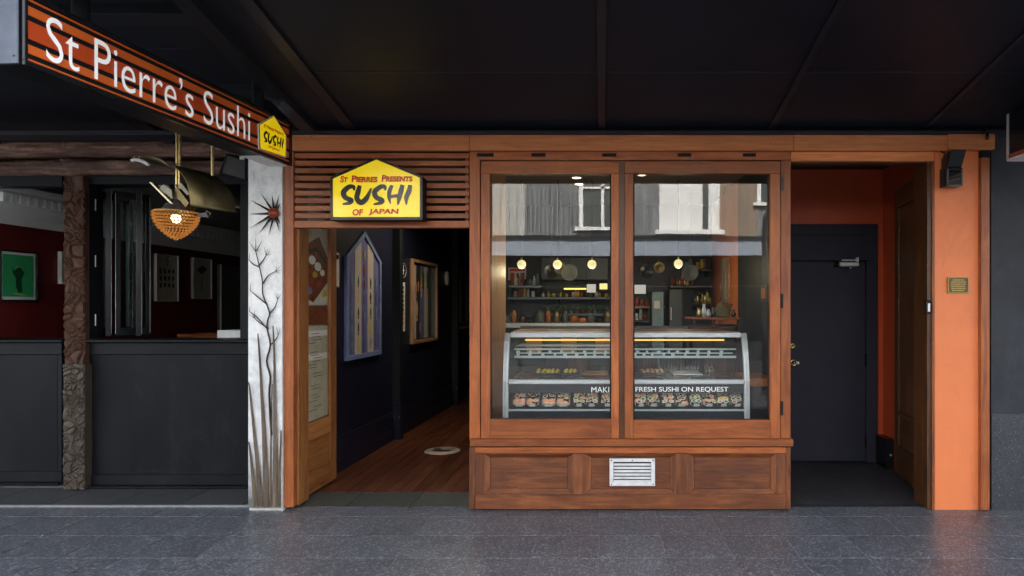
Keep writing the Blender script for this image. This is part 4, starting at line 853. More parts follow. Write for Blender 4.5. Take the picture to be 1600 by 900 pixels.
for st_, en, mid in (((405.8, 417), (389.5, 406), (396, 413)), ((405, 415), (416, 399), (412, 406)), ((411, 444), (431, 424), (419, 431)), ((418, 476), (391.5, 454), (402, 463)), ((421.6, 490), (434, 468), (430, 480)), ((420, 513), (398, 497), (407, 505)), ((423, 539), (435, 524), (430, 532)), ((418, 514), (390.5, 487), (402, 496))):
    br(sm([st_, mid, en]), .8, .35)
    d = (Vector(en) - Vector(mid)).normalized()
    for ang in (-.75, -.2, .35, .9):
        q = Matrix.Rotation(ang, 2) @ d; L_ = rr.uniform(9, 14); e_ = (en[0] + q.x * L_ * .8, en[1] + q.y * L_)
        if 389.3 < e_[0] < 440: br([en, e_], .35, .12)
for q in (-.5, 0, .45): br([(400, 393), (400 + q * 22, 377 - (q == 0) * 6)], .5, .12)
def spear(pts, w): # pts: centreline px; w: widths in px
    m = MB(); vs = []; n = len(pts)
    for (a, b), w_ in zip(pts, w): w_ *= .92; vs += [PP(a - w_ / 2, b, .003), PP(a, b, .018 + w_ * .0008), PP(a + w_ / 2, b, .003)]
    for i in range(n - 1): k = i * 3; m.f += []; m.add([vs[k], vs[k + 1], vs[k + 4], vs[k + 3]], [(0, 1, 2, 3)]); m.add([vs[k + 1], vs[k + 2], vs[k + 5], vs[k + 4]], [(0, 1, 2, 3)])
    o = m.build('spear_leaf', SPEAR, pl, fix=False)
spear(sm([(404, 521), (407, 570), (409.5, 620), (412, 660), (414.5, 720), (416, 791)]), [.4 + 9.6 * min(1, (i / 15) ** .7) for i in range(16)])
spear(sm([(427.5, 509), (429, 560), (429.5, 620), (430.5, 670), (430.5, 740), (429.5, 791)]), [.4 + 9.4 * min(1, (i / 15) ** .7) for i in range(16)])
spear(sm([(389.8, 597), (394, 640), (398, 680), (403, 730), (406, 770), (408, 791)]), [.6 + 8.5 * min(1, (i / 15) ** .6) for i in range(16)])
spear(sm([(390, 690), (393, 720), (396, 750), (399, 791)]), [.5 + 7.5 * min(1, (i / 9) ** .6) for i in range(10)])
spear(sm([(440, 672), (438.5, 710), (436.5, 745), (436, 791)]), [.4 + 5 * min(1, (i / 9) ** .6) for i in range(10)])
spear(sm([(426.5, 600), (425, 650), (424, 700), (423.5, 791)]), [.3 + 2.6 * min(1, (i / 9)) for i in range(10)])

# ------------------------------------------------------------------ recess with the dark door
RB = 6.53
struct(MB().box(1.5, 3.05, 5.075, RB, -.03, .003).build('recess_floor', RECF))
struct(MB().box(1.5, 2.60, 5.05, 5.074, -.03, .010).build('recess_threshold_strip', SOFT))
bw = MB().box(1.5, 3.05, RB, RB + .1, 0, 3.1).build('recess_back_wall', REDW); tag(bw, 'red orange wall at the back of the door recess', 'wall')
rs = MB().box(2.87, 2.95, 5.12, RB - .001, 0, 3.1).build('recess_side_wall', REDW); tag(rs, 'red orange side wall behind the open timber door', 'wall')
tag(MB().box(1.5, 3.05, 5.12, RB, 2.985, 3.1).build('recess_ceiling', DARKW), 'dark ceiling inside the door recess', 'ceiling')
dd = thing('recess_door', (X(1300, RB), RB, 0), 'flush dark charcoal door at the back of the recess', 'door')
yf = RB - .045
pbx('architrave', DOORP, dd, 1225, 1372, 350, 407, RB - .05, RB - .001); pbx('architrave', DOORP, dd, 1353.8, 1372, 407.3, 725, RB - .05, RB - .001)
MB().pb(1225, 1352.5, 409, 720.5, RB - .035, RB - .002).build('door_leaf', DOORP, dd, bevel=.004)
pbx('gap_backing', BLK, dd, 1225, 1356, 719.5, 723.5, RB - .006, RB - .0015, bevel=0); pbx('gap_backing', BLK, dd, 1225, 1356, 404, 412, RB - .006, RB - .0015, bevel=0)
pbx('architrave_line', BLK, dd, 1225, 1353, 367, 368.2, RB - .052, RB - .0505, bevel=0)
for py in (562, 690): pbx('hinge', BLKG, dd, 1351.5, 1354.5, py - 9, py + 9, RB - .055, RB - .0505, bevel=0)
cl = thing('door_closer', (X(1325, 6.4), 6.45, Z(415, 6.45)), 'silver door closer on top of the dark recess door', 'door closer')
pbx('body', STEEL, cl, 1312, 1343, 409, 416.5, 6.40, 6.494, bevel=.01); pbx('arm', STEEL, cl, 1316, 1341, 405.5, 407.2, 6.36, 6.38, bevel=.001); pbx('arm_pivot', STEEL, cl, 1339, 1342, 402, 409, 6.35, 6.39, bevel=.002); pbx('end_cap', BLKG, cl, 1307.5, 1311.8, 408.5, 416.5, 6.405, 6.49, bevel=.004); pbx('bolt', STEEL, cl, 1328, 1330, 416.8, 419.5, 6.42, 6.44, bevel=0)
for i, (a, b) in enumerate(((1238.5, 540), (1240, 566.5))):
    Yq = RB - .05; c_ = (X(a, Yq), Yq, Z(b, Yq)); t = thing('door_lock', c_, ['upper round brass deadlock on the dark door', 'lower round brass lock with key turn on the dark door'][i], 'lock', 'brass locks on the dark door')
    r_ = .030 if i == 0 else .038; MB().lathe(c_, [(r_, .012), (r_, 0), (r_ * .8, -.012), (r_ * .62, -.012), (r_ * .58, -.004)], 20, 'y').build('rose', GOLD, t); MB().lathe(c_, [(r_ * .58, -.003), (r_ * .5, -.02), (.0001, -.022)], 16, 'y').build('cylinder', BLKG if i else BRASS, t); MB().lathe(c_, [(r_ * .2, -.02), (r_ * .2, -.03), (.0001, -.031)], 10, 'y').build('keyway', STEEL, t)
    if i: MB().box(c_[0] + .02, c_[0] + .05, Yq - .03, Yq - .018, c_[2] - .015, c_[2] + .012).build('turn_knob', STEEL, t, bevel=.004)
rf = thing('recess_door_frame', (X(1450, 5), 5, 0), 'timber frame around the recess opening beside the orange wall', 'door frame')
pbx('head', WB['x'], rf, 1236, 1460, 237, 251.5, 4.985, 5.1); pbx('head_bead', WK['x'], rf, 1236, 1456, 251.8, 254, 4.995, 5.1)
MB().box(X(1456.2, 4.99), X(1460, 4.99), 4.985, 5.12, 0, Z(252, 4.99)).build('outer_jamb', WO['z'], rf, bevel=.002)
MB().box(X(1449, 5), X(1456, 5), 5.0, 5.22, 0, 2.72).build('jamb', WK['z'], rf, bevel=.002)
LF = Fr((2.63, 5.24), (2.764, 6.04), (-1, 0)); ld = thing('recess_timber_door', (2.63, 5.24, 0), 'dark varnished timber door standing open inside the recess', 'door')
def lbox(nm, mt, a, b, z0, z1, n0=-.045, n1=0, bevel=.003): m = MB(); LF.box(m, a, b, n0, n1, z0, z1); return m.build(nm, mt, ld, bevel=bevel)
LL = LF.L; lbox('stile', WK['z'], 0, .12, .03, 2.68); lbox('stile', WK['z'], LL - .11, LL, .03, 2.68); lbox('rail', WK['y'], .12, LL - .11, .03, .30); lbox('rail', WK['y'], .12, LL - .11, 2.50, 2.68)
lbox('door_panel', WK['z'], .12, LL - .11, .62, 2.50, -.035, -.014); lbox('door_panel', WK['y'], .12, LL - .11, .30, .58, -.035, -.014); lbox('rail', WK['y'], .12, LL - .11, .581, .619, -.035, -.004)
lbox('edge_strip', WO['z'], -.004, -.0005, .5, 2.6, -.04, -.004, 0)
for z in (1.16, .35, 2.3): lbox('hinge', BLKG, -.012, -.004, z - .05, z + .05, -.03, .004, .001)
lbox('keyhole', GOLD, .05, .07, 1.13, 1.17, .0005, .006, .002)
eb = thing('meter_box', (2.8, 6.1, .25), 'small black box low on the wall behind the open door', 'box')
pbx('casing', BLKG, eb, 1384, 1397, 686, 738, 6.25, 6.5); pbx('knob', STEEL, eb, 1391, 1394, 710, 713, 6.23, 6.249)
ip = thing('intercom', (X(1451.5, 4.99), 5.0, Z(491, 5)), 'small black intercom button panel on the recess jamb', 'intercom')
pbx('casing', BLKG, ip, 1447.5, 1455.5, 469, 491, 4.97, 4.999, bevel=.003); pbx('button', STEEL, ip, 1450, 1453.5, 474, 487, 4.962, 4.9695, bevel=.001)
for i, st_ in enumerate(('ADD', 'ESS')):
    pass
# ------------------------------------------------------------------ orange wall + right side
ow = MB().pb(1460.3, 1533, 235, 797, 4.995, 5.12).build('orange_pier', ORNG, bevel=.002); tag(ow, 'flat orange painted wall pier beside the recess', 'wall')
tp = thing('timber_corner_post', (X(1540, 5), 5, 0), 'brown timber post between orange pier and charcoal wall', 'post')
pbx('post', WO['z'], tp, 1533.3, 1546.5, 246, 797.5, 4.955, 5.12); pbx('cap', BLK, tp, 1534, 1547, 234, 245.6, 4.95, 5.12)
chw = thing('charcoal_wall', (3.9, 5.05, 0), 'charcoal rendered wall at the right edge', 'wall')
MB().box(X(1547, 5), 7.0, 4.985, 5.3, .75, 2.98).build('render', CHAR, chw); MB().box(X(1547, 5), 7.0, 4.98, 5.3, 0, .749).build('plinth', WALG, chw)
fl = thing('floodlight', (X(1492, 4.95), 4.99, Z(291, 4.9)), 'glossy black floodlight on the orange pier under the beam', 'floodlight')
a0, a1 = X(1480, 4.88), X(1505, 4.88)
MB().prism([(a0, 4.992, Z(291, 4.9)), (a0, 4.89, Z(291, 4.9)), (a0, 4.88, Z(263, 4.9)), (a0, 4.992, Z(261, 4.9))], (a1 - a0, 0, 0)).build('lower_housing', BLKG, fl, bevel=.004)
MB().prism([(a0 + .012, 4.992, Z(262, 4.9)), (a0 + .012, 4.90, Z(262.5, 4.9)), (a0 + .012, 4.83, Z(238, 4.9)), (a0 + .012, 4.935, Z(237, 4.9)), (a0 + .012, 4.992, Z(245, 4.9))], (a1 - a0 - .014, 0, 0)).build('upper_housing', BLKG, fl, bevel=.004)
pbx('lens', glassm('dark_lens', 2.2, (.03, .03, .03)), fl, 1483, 1502, 266, 288, 4.872, 4.879, bevel=0)
for q in ((1480.4, 1482.6, 264, 291), (1502.8, 1504.6, 264, 291), (1480.4, 1504.6, 288.6, 291)): pbx('trim', IGREY, fl, *q, 4.866, 4.8715, bevel=0)
MB().tube([(X(1468, 4.98), 4.97, Z(236, 4.97)), (X(1472, 4.98), 4.96, Z(239, 4.97)), (X(1478, 4.98), 4.95, Z(242, 4.97)), (X(1482, 4.96), 4.95, Z(248, 4.96)), (X(1481.5, 4.96), 4.97, Z(262, 4.96))], .006, 6).build('cable', BLK, fl)
sn = thing('small_sensor', (X(1542.5, 4.9), 4.91, Z(217, 4.9)), 'tiny black sensor hanging on the beam end', 'sensor')
MB().lathe((X(1542.5, 4.9), 4.9, Z(214, 4.9)), [(.0001, .03), (.008, .03), (.014, 0), (.012, -.02), (.0001, -.024)], 12).build('body', BLKG, sn); MB().tube([(X(1542.5, 4.9), 4.9, Z(208, 4.9)), (X(1542.5, 4.9), 4.9, Z(199, 4.9))], .003, 6).build('stem', BLKG, sn)
pq = thing('bronze_plaque', (X(1497, 4.99), 4.99, Z(458, 4.99)), 'small bronze plaque with raised lettering on the orange pier', 'plaque')
pbx('plate', PLAQ, pq, 1482, 1513, 433.5, 457.5, 4.984, 4.9948, bevel=.001)
for q in ((1481.4, 1513.6, 432.8, 433.8), (1481.4, 1513.6, 457.2, 458.2), (1481.4, 1482.3, 433.8, 457.2), (1512.7, 1513.6, 433.8, 457.2)): pbx('rim', GOLDP, pq, *q, 4.979, 4.994, bevel=0)
m = MB()
for j, (a, b) in enumerate(((1489, 1506), (1486, 1509), (1486, 1509), (1486, 1508), (1487, 1509), (1488, 1507))):
    q = a
    while q < b: w_ = rr.uniform(.6, 2.2); m.pb(q, min(q + w_, b), 436.5 + j * 3.3, 438.2 + j * 3.3 + rr.uniform(-.3, .3), 4.981, 4.9838); q += w_ + .5
m.build('raised_lettering', GOLDP, pq, stuff=True)
ns = thing('neighbour_light_box', (3.1, 4.0, 2.62), 'dark hanging light box cut off at the right edge', 'sign')
nx0 = X(1574, 4.72)
MB().box(nx0, nx0 + .22, 2.6, 4.72, 2.672, 3.0).build('box', BLKG, ns, bevel=.004)
MB().box(nx0 - .006, nx0 + .004, 4.70, 4.722, 2.668, 3.0).build('corner_trim', STEEL, ns); MB().box(nx0 - .004, nx0 + .222, 2.6, 4.722, 2.655, 2.670).build('bottom_trim', ALU, ns); MB().box(nx0 - .004, nx0 - .0005, 2.6, 4.70, 2.675, 2.70).build('face_trim', TERR, ns)
MB().tube([(nx0 + .11, 4.45, 3.001), (nx0 + .11, 4.45, 3.3)], .032, 14).build('hanger', ALU, ns)

# ------------------------------------------------------------------ main hanging sign
SG = Fr((-2.414, 2.67), (-2.23, 4.60), (1, 0)); SL = SG.L
hs_ = thing('hanging_shop_sign', (-2.4, 3.6, 2.59), 'long striped orange and black hanging sign with white lettering', 'sign')
zt, zb = 2.905, 2.592
m = MB(); SG.box(m, .004, SL - .004, -.165, -.006, zb + .002, zt); m.build('box', BLK, hs_, bevel=.003)
m = MB(); SG.box(m, .06, SL - .16, -.10, -.002, zb - .004, zb + .0015)
m = MB(); SG.box(m, -.012, .0035, -.17, -.012, zb, zt + .02); m.build('end_cap', TINP, hs_, bevel=.004)
for q in (-.03,): p = SG.p(-.014, q, zb + .035); MB().lathe(tuple(p), [(.0001, -.002), (.005, 0)], 8, 'y').build('screw', TINP, hs_)
for a, b, z0, z1 in ((0, SL, zb, zb + .022), (0, SL, zt - .022, zt), (0, .016, zb + .022, zt - .022), (SL - .03, SL, zb + .022, zt - .022)): m = MB(); SG.box(m, a, b, -.0055, .008, z0, z1); m.build('rim', BLKG, hs_, bevel=.002)
m = MB(); SG.box(m, SL - .33, SL - .02, -.15, -.02, zb - .003, zb + .0015); m.build('bottom_plate', ALU, hs_)
zc_ = 2.7485
for a, b in ((-.0385, .0385), (.062, .100), (-.100, -.062), (.122, .130), (-.130, -.122)):
    m = MB(); SG.box(m, .017, SL - .031, -.0055, .001, zc_ + a, zc_ + b); m.build('stripe', SORG if abs(a + b) < .01 else SORG2, hs_)
sa, sb = SG.s(70), SG.s(389.5); o_ = SG.p(sa, .004, 2.650); u_ = SG.p(1, 0, 0) - SG.p(0, 0, 0); n_ = SG.p(0, 1, 0) - SG.p(0, 0, 0)
text('St Pierre\u2019s Sushi', LETW, hs_, o_, u_, (0, 0, 1), n_, sb - sa, .196, ext=.002, off=-.006)
lo = [(404.6, 2.628), (443.5, 2.640), (444, 2.790), (425.5, 2.884), (403.4, 2.782)]
def LG(pts, n): return [SG.p(SG.s(a), n, z) for a, z in pts]
cx_, cz_ = 424, 2.74
MB().prism(LG([(cx_ + (a - cx_) * 1.09, cz_ + (z - cz_) * 1.05) for a, z in lo], .009), tuple(-n_ * .007)).build('logo_rim', WHT, hs_); MB().prism(LG([(cx_ + (a - cx_) * 1.05, cz_ + (z - cz_) * 1.025) for a, z in lo], .0105), tuple(-n_ * .002)).build('logo_edge', LBLK, hs_)
MB().prism(LG(lo, .0125), tuple(-n_ * .0025)).build('logo_face', YEL, hs_)
la, lbb = SG.s(409), SG.s(440)
m = MB(); brush(m, SUSHI, lambda a, b, e: SG.p(la + (lbb - la) * (a - 180) / 910, .0135 + e, 2.758 - (b - 400) / 255 * .075)); m.build('brush_lettering', LBLK, hs_, fix=False)
text('St Pierres Presents', LRED, hs_, SG.p(la, .0135, 2.778), u_, (0, 0, 1), n_, lbb - la, .024, off=.03, caps=1); text('of Japan', LRED, hs_, SG.p(la + .05, .0135, 2.650), u_, (0, 0, 1), n_, (lbb - la) * .55, .024, off=.03, caps=1)
for Yq, r_ in ((4.355, .036), (3.03, .036)):
    xq = -2.23 - (4.6 - Yq) * .0953 - .085; MB().tube([(xq, Yq, zt), (xq, Yq, 3.6)], r_, 16).build('hanger_pole', BLK, hs_); MB().lathe((xq, Yq, zt), [(.055, 0), (.055, .008), (.036, .01)], 16).build('flange', BLK, hs_)

# ------------------------------------------------------------------ canopy
cp = thing('street_canopy', (0, 3.2, 2.97), 'dark painted sloping canopy soffit over the pavement', 'canopy')
ys_ = [4.97, 4.19, 3.0, 2.62]; xs_ = [-1.93, 0.0, 1.31, 2.5, 3.9, 6.5, 9.5]
def cpan(xa, xb, ya, yb, left, nm='soffit_panel', mt=SOFF, dz=0, th=.02):
    g_ = .003; za, zb2 = zc(ya, left) + dz, zc(yb, left) + dz
    MB().hexa([(xa + g_, yb + g_, zb2), (xb - g_, yb + g_, zb2), (xb - g_, ya - g_, za), (xa + g_, ya - g_, za), (xa + g_, yb + g_, zb2 + th), (xb - g_, yb + g_, zb2 + th), (xb - g_, ya - g_, za + th), (xa + g_, ya - g_, za + th)]).build(nm, mt, cp, bevel=.0015)
for i in range(len(xs_) - 1):
    for j in range(len(ys_) - 1): cpan(xs_[i], xs_[i + 1], ys_[j], ys_[j + 1], False)
cpan(-2.25, -1.93, 4.97, 2.62, False)
xl_ = [-12, -9, -6.9, -5.2, -3.7, -2.252]
yl_ = [5.62, 4.19, 3.0, 2.62]
for i in range(len(xl_) - 1):
    for j in range(len(yl_) - 1): cpan(xl_[i], xl_[i + 1], yl_[j], yl_[j + 1], True)
for xb, w_, th in ((-1.93, .085, .022), (0, .06, .022), (1.31, .05, .014), (2.5, .04, .012), (3.9, .05, .02)): cpan(xb - w_ / 2, xb + w_ / 2, 4.965, 2.63, False, 'batten', SOFT, -th - .001, th)
for j in (1, 2): cpan(-1.88, 9.5, ys_[j] + .008, ys_[j] - .008, False, 'joint_strip', SOFT, -.005, .004)
cpan(-2.31, -2.2, 5.0, 2.63, False, 'edge_beam', SOFT, -.05, .22)
for xb in (-3.7, -5.2): cpan(xb - .05, xb + .05, 5.5, 2.63, True, 'batten', SOFT, -.03, .028)
for a in (3.75, 4.6): cpan(-3.65, -2.32, a + .12, a, True, 'cross_beam', SOFT, -.06, .058)
MB().box(-12, 9.5, 2.54, 2.61, 3.03, 3.75).build('fascia', SOFT, cp, bevel=.004)
MB().hexa([(-12, 2.5, 3.77), (9.5, 2.5, 3.77), (9.5, 5.0, 3.6), (-12, 5.0, 3.6), (-12, 2.5, 3.8), (9.5, 2.5, 3.8), (9.5, 5.0, 3.64), (-12, 5.0, 3.64)]).build('roof_sheet', ALU, cp)
MB().box(-12, -2.26, 4.985, 5.0, 3.0, 3.09) # (gap closed by panels)
ub = thing('added_upper_storey', (0, 9, 0), 'unseen upper storey added over the canopy to block the sun', 'building')  # unseen storey, added to cast shade on the shopfront and keep sun out
MB().box(-12, 9.5, 5.13, 13.6, 3.31, 6.3).build('wall', WALLU, ub); MB().box(-12, 9.5, 5.64, 5.7, 2.9, 3.3).build('bulkhead', DARKW, ub); MB().box(-12.02, 9.52, 5.0, 13.7, 6.31, 6.5).build('cornice', WHT, ub)
MB().box(-2.56, 3.2, 5.125, 5.2, 2.97, 3.3).build('beam_backing', DARKW, ub)
for i in range(-5, 5):
    w_ = MB().box(i * 1.9, i * 1.9 + .9, 5.08, 5.128, 4.2, 5.7).build('window', WHT, ub); MB().box(i * 1.9 + .06, i * 1.9 + .84, 5.07, 5.079, 4.26, 5.64).build('pane', GLAS2, w_)

# ------------------------------------------------------------------ the bar on the left
BY = 5.60
tag(MB().box(-5.75, -5.6, 5.72, 10.3, 0, 3.1).build('bar_side_wall', MAROON), 'dark maroon wall inside the bar hung with prints', 'wall')
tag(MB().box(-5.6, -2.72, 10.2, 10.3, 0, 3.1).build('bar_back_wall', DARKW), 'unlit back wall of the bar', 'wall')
struct(MB().box(-5.7, -2.72, 5.9, 10.3, -.03, .0).build('bar_floor', WK['x']))
tag(MB().box(-2.72, -2.70, 5.76, 10.3, 0, 3.1).build('bar_party_wall', IDARK), 'dark party wall between the bar and the corridor', 'wall')
tag(MB().box(-8.5, -5.6, 5.64, 5.75, 0, 3.1).build('bar_front_wall', BLKP), 'black front wall of the bar beyond the left edge', 'wall')
up = MB().box(-5.598, -5.59, 5.76, 10.2, 2.42, 3.1).build('upper_bar_wall', GREYW); tag(up, 'grey upper wall above the white cornice in the bar', 'wall')
co = thing('dentil_cornice', (-5.55, 8, 2.38), 'white plaster cornice with dentils along the bar wall', 'cornice')
m = MB(); pr = [(-5.589, 2.36), (-5.56, 2.36), (-5.55, 2.42), (-5.50, 2.50), (-5.49, 2.53), (-5.46, 2.54), (-5.46, 2.64), (-5.40, 2.66), (-5.39, 2.70), (-5.589, 2.70)]
m.prism([(a, 5.76, b) for a, b in pr], (0, 4.4, 0)); m.build('moulding', CORN, co)
q = 5.80
while q < 10.1: MB().box(-5.461, -5.425, q, q + .055, 2.545, 2.632).build('dentil', CORN, co, bevel=.003); q += .088
def barpic(lab, pa, pb, y0, y1, fmt, back, fw, cat='picture', grp='prints on the bar wall'):
    ya, yb = 5600 / (940 - pa), 5600 / (940 - pb); ym = (ya + yb) / 2; z0, z1 = Z(y1, ym), Z(y0, ym)
    t = thing('framed_print', (-5.59, ym, z0), lab, cat, grp); MB().box(-5.599, -5.58, ya, yb, z0, z1).build('backing', back, t)
    for a in ((ya, yb, z0, z0 + fw), (ya, yb, z1 - fw, z1), (ya, ya + fw, z0 + fw, z1 - fw), (yb - fw, yb, z0 + fw, z1 - fw)): MB().box(-5.5795, -5.56, *a).build('frame', fmt, t, bevel=.002)
    return t, ya, yb, z0, z1
t, ya, yb, z0, z1 = barpic('green print in white mount and black frame on the maroon wall', -6, 54, 392, 471, BLKG, WHT, .016)
MB().box(-5.5795, -5.574, ya + .04, yb - .04, z0 + .045, z1 - .04).build('green_print', GRNP, t)
ym, zm = (ya + yb) / 2, (z0 + z1) / 2
for pts, mt in (([(-.03, -.10), (.0, -.16), (.035, -.15), (.03, -.03), (.06, .03), (.03, .07), (.0, .10), (-.03, .06), (-.05, .05), (-.07, .10), (-.06, .02), (-.03, -.02)], GRND), ([(-.025, .085), (.0, .10), (.02, .085), (.0, .07)], PAPER), ([(-.06, -.17), (.08, -.185), (.06, -.175), (-.04, -.163)], YELF)):
    MB().prism([(-5.573, ym + a, zm + b) for a, b in pts], (-.0008, 0, 0)).build('printed_figure', mt, t)
t, ya, yb, z0, z1 = barpic('tall pale print with dark lettering left of the two in the right opening', 240, 275, 398, 471, ALU, PAPERC, .01)
for j in range(3):
    for i in range(4): a = ya + .08 + i * .08; z_ = z0 + .18 + j * .09; MB().prism([(-5.579, a, z_), (-5.579, a + .035 + rr.uniform(0, .02), z_ + rr.uniform(-.02, .02)), (-5.579, a + .03, z_ + .06), (-5.579, a - .005, z_ + .05)], (-.0008, 0, 0)).build('printed_mark', INKD, t)
for i in range(5): MB().box(-5.579, -5.5785, ya + .2 + (i % 2) * .02, ya + .235 + (i % 2) * .02, z0 + .46 + i * .035, z0 + .48 + i * .035).build('printed_mark', TERR, t)
t, ya, yb, z0, z1 = barpic('grey print of a flower stem nearer the white pillar', 298, 327.5, 404, 467, ALU, PAPERC, .01)
ym = (ya + yb) / 2; MB().box(-5.579, -5.5785, ym - .008, ym + .008, z0 + .08, z0 + .3).build('printed_mark', TERR, t); MB().prism([(-5.579, ym - .12, z0 + .40), (-5.579, ym, z0 + .34), (-5.579, ym + .12, z0 + .42), (-5.579, ym + .03, z0 + .46), (-5.579, ym - .03, z0 + .45)], (-.0008, 0, 0)).build('printed_mark', INKD, t)
barpic('edge of a narrow white print beside the carved post', 90, 112, 394, 444, ALU, PAPER, .008)
t = thing('pale_screen', (-5.5, 9.6, .9), 'tall pale panel leaning at the far end of the bar wall', 'panel'); MB().box(-5.56, -5.52, 9.25, 9.95, .95, 2.2).build('panel', plain('smoky_panel', (.12, .115, .10), .4), t, bevel=.004)
for a in (9.25, 9.93): MB().box(-5.515, -5.50, a, a + .02, .95, 2.2).build('edge', ALU, t)
t = thing('bar_bench', (-4.4, 8.4, 0), 'brown timber bar counter inside the right opening', 'counter'); MB().box(-5.45, -2.75, 8.2, 8.8, 1.18, 1.24).build('counter_top', WO['x'], t, bevel=.01); MB().box(-5.4, -2.8, 8.25, 8.7, 0, 1.179).build('counter_front', WK['x'], t)
t = thing('white_box', (X(357, 6.3), 6.3, 1.24), 'plain pale grey box on the sill beside the white pillar', 'box'); pbx('casing', plain('pale_grey_plastic', (.50, .51, .52), .5), t, 339, 376, 516, 531, 5.95, 6.2, bevel=.006); box('shelf', BLK, t, X(330, 6), -2.73, 5.9, 6.3, 1.22, Z(531.2, 5.95))
# logs
for i, (y0, y1, lab) in enumerate(((214, 243, 'upper rough brown log beam above the bar'), (247, 274, 'lower rough brown log beam above the bar'))):
    Yl = 5.50 + .03 * i; zc2 = (Z(y0, Yl) + Z(y1, Yl)) / 2; rz = (Z(y0, Yl) - Z(y1, Yl)) / 2; xa, xb = -7.6, X(389, 5.5); nl, nr = 620, 26; m = MB(); vs = []; fs = []
    for p in range(nl + 1):
        x_ = xa + (xb - xa) * p / nl
        for k_ in range(nr):
            th = 2 * PI * k_ / nr; ca, sa_ = math.cos(th), math.sin(th); sq = 1 / max(abs(ca), abs(sa_)) ** .55
            d = 1 + .06 * noise.noise(Vector((x_ * 26, ca * 9, sa_ * 9 + i))) + .10 * noise.noise(Vector((x_ * 2.2, ca * 1.5, sa_ * 1.5 + i * 9))) + .07 * noise.noise(Vector((x_ * 9, ca * 4, sa_ * 4 + i * 9))) - .10 * max(0, noise.noise(Vector((x_ * 3, ca * 7, sa_ * 7 + 20 + i))))
            vs.append((x_, Yl + .13 + ca * .12 * sq * d, zc2 + sa_ * rz * sq * d * .94))
    for p in range(nl):
        for k_ in range(nr): fs.append((p * nr + k_, p * nr + (k_ + 1) % nr, (p + 1) * nr + (k_ + 1) % nr, (p + 1) * nr + k_))
    m.add(vs, fs, True); o = m.build('log_beam', LOGM); tag(o, lab, 'log beam', 'log beams above the bar')
MB().box(0, 1, 0, 1, 0, 1)
def ridge(a, b, sc, seed):
    p = Vector((a * sc, seed, b * sc)); w1 = Vector((noise.noise(p * .6 + Vector((3, 0, 0))), 0, noise.noise(p * .6 + Vector((0, 7, 0))))) * .55
    q = p + w1; q.y = seed
    ds, ps = noise.voronoi(q); c = ps[0]; v = Vector((math.sin(c.x * 57 + c.z * 31), 0, math.cos(c.x * 43 - c.z * 71))); d = q - c
    pl_ = min(1, max(0, (ds[1] - ds[0]) * 5.5))
    kind_ = (math.sin(c.x * 91 + c.z * 17) + 1) / 2
    if kind_ < .45: t_ = .72 + .28 * math.cos(d.dot(v) * 17)
    elif kind_ < .75: t_ = .65 + .35 * math.cos(d.length * 19)
    else: t_ = .8 + .2 * math.cos(d.dot(v) * 5)
    return pl_ * t_
cpst = thing('carved_post', (X(113, 5.54), 5.6, 0), 'carved post, dark timber above and grey metal below', 'post')
for nm, py0, py1, pa, pb_, mt, sc, amp, Yf in (('carved_upper', 275, 569, 98, 130, CARV, 9.5, .022, 5.50), ('carved_lower', 569.5, 765, 97, 130.5, CARVG, 15, .015, 5.49)):
    xa, xb = X(pa, Yf), X(pb_, Yf); za, zb3 = Z(py1, Yf), Z(py0, Yf); nx = 40; nz = int((zb3 - za) / .0048); m = MB(); vs = []; fs = []
    for j in range(nz + 1):
        for i in range(nx + 1):
            a = xa + (xb - xa) * i / nx; b = za + (zb3 - za) * j / nz; h = ridge(a, b, sc, 2) * amp
            if i in (0, nx): h = 0
            vs.append((a, Yf - h + amp, b))
    for j in range(nz):
        for i in range(nx): q = j * (nx + 1) + i; fs.append((q, q + 1, q + nx + 2, q + nx + 1))
    m.add(vs, fs, False); m.build(nm, mt, cpst); MB().box(xa + .001, xb - .001, Yf + amp + .001, Yf + .2, za, zb3).build('core', CARV if sc < 10 else CARVG, cpst)
# bar front joinery
def front(nm, lab, pa, pb_, Yf, ytop, ybot, pin0, pin1):
    t = thing(nm, (X((pa + pb_) / 2, Yf), Yf, 0), lab, 'counter', 'black bar fronts')
    pbx('sill_board', BLK, t, pa, pb_, ytop - 1, ytop + 3, Yf - .05, Yf + .35, bevel=.004); pbx('top_rail', BLK, t, pa, pb_, ytop + 3.3, 554, Yf, Yf + .05); pbx('bottom_rail', BLK, t, pa, pb_, ybot - 20, ybot - 4, Yf, Yf + .05)
    pbx('panel', BLKP, t, pin0, pin1, 554.3, ybot - 20.3, Yf + .014, Yf + .05)
    if pin0 > pa + 1: pbx('stile', BLK, t, pa, pin0, 554.3, ybot - 20.3, Yf, Yf + .05)
    if pin1 < pb_ - 1: pbx('stile', BLK, t, pin1, pb_, 554.3, ybot - 20.3, Yf, Yf + .05)
    MB().box(X(pa, Yf), X(pb_, Yf), Yf - .03, Yf + .05, .004, Z(ybot - 3.7, Yf)).build('kick_rail', BLKG, t, bevel=.01)
front('counter_wall', 'black panelled bar front between carved post and white pillar', 131, 388, 5.57, 532, 762, 140, 387.9)
front('counter_wall', 'black panelled bar front left of the carved post', -260, 96.5, 5.68, 532, 757, -260, 90)
wf = thing('bar_window_frame', (X(250, 5.6), 5.65, 1.3), 'black timber frame around the bar openings', 'window frame')
pbx('head', BLK, wf, 131, 388, 275, 288, 5.56, 5.72); pbx('head', BLK, wf, -260, 97, 273, 291, 5.60, 5.72); pbx('jamb', BLK, wf, 131, 139, 288.3, 530, 5.56, 5.72); pbx('jamb', BLK, wf, 375, 388, 288.3, 530, 5.56, 5.72)
fw_ = thing('folding_window', (X(190, 5.7), 5.8, 1.31), 'black folding window leaves stacked open in the bar opening', 'window')
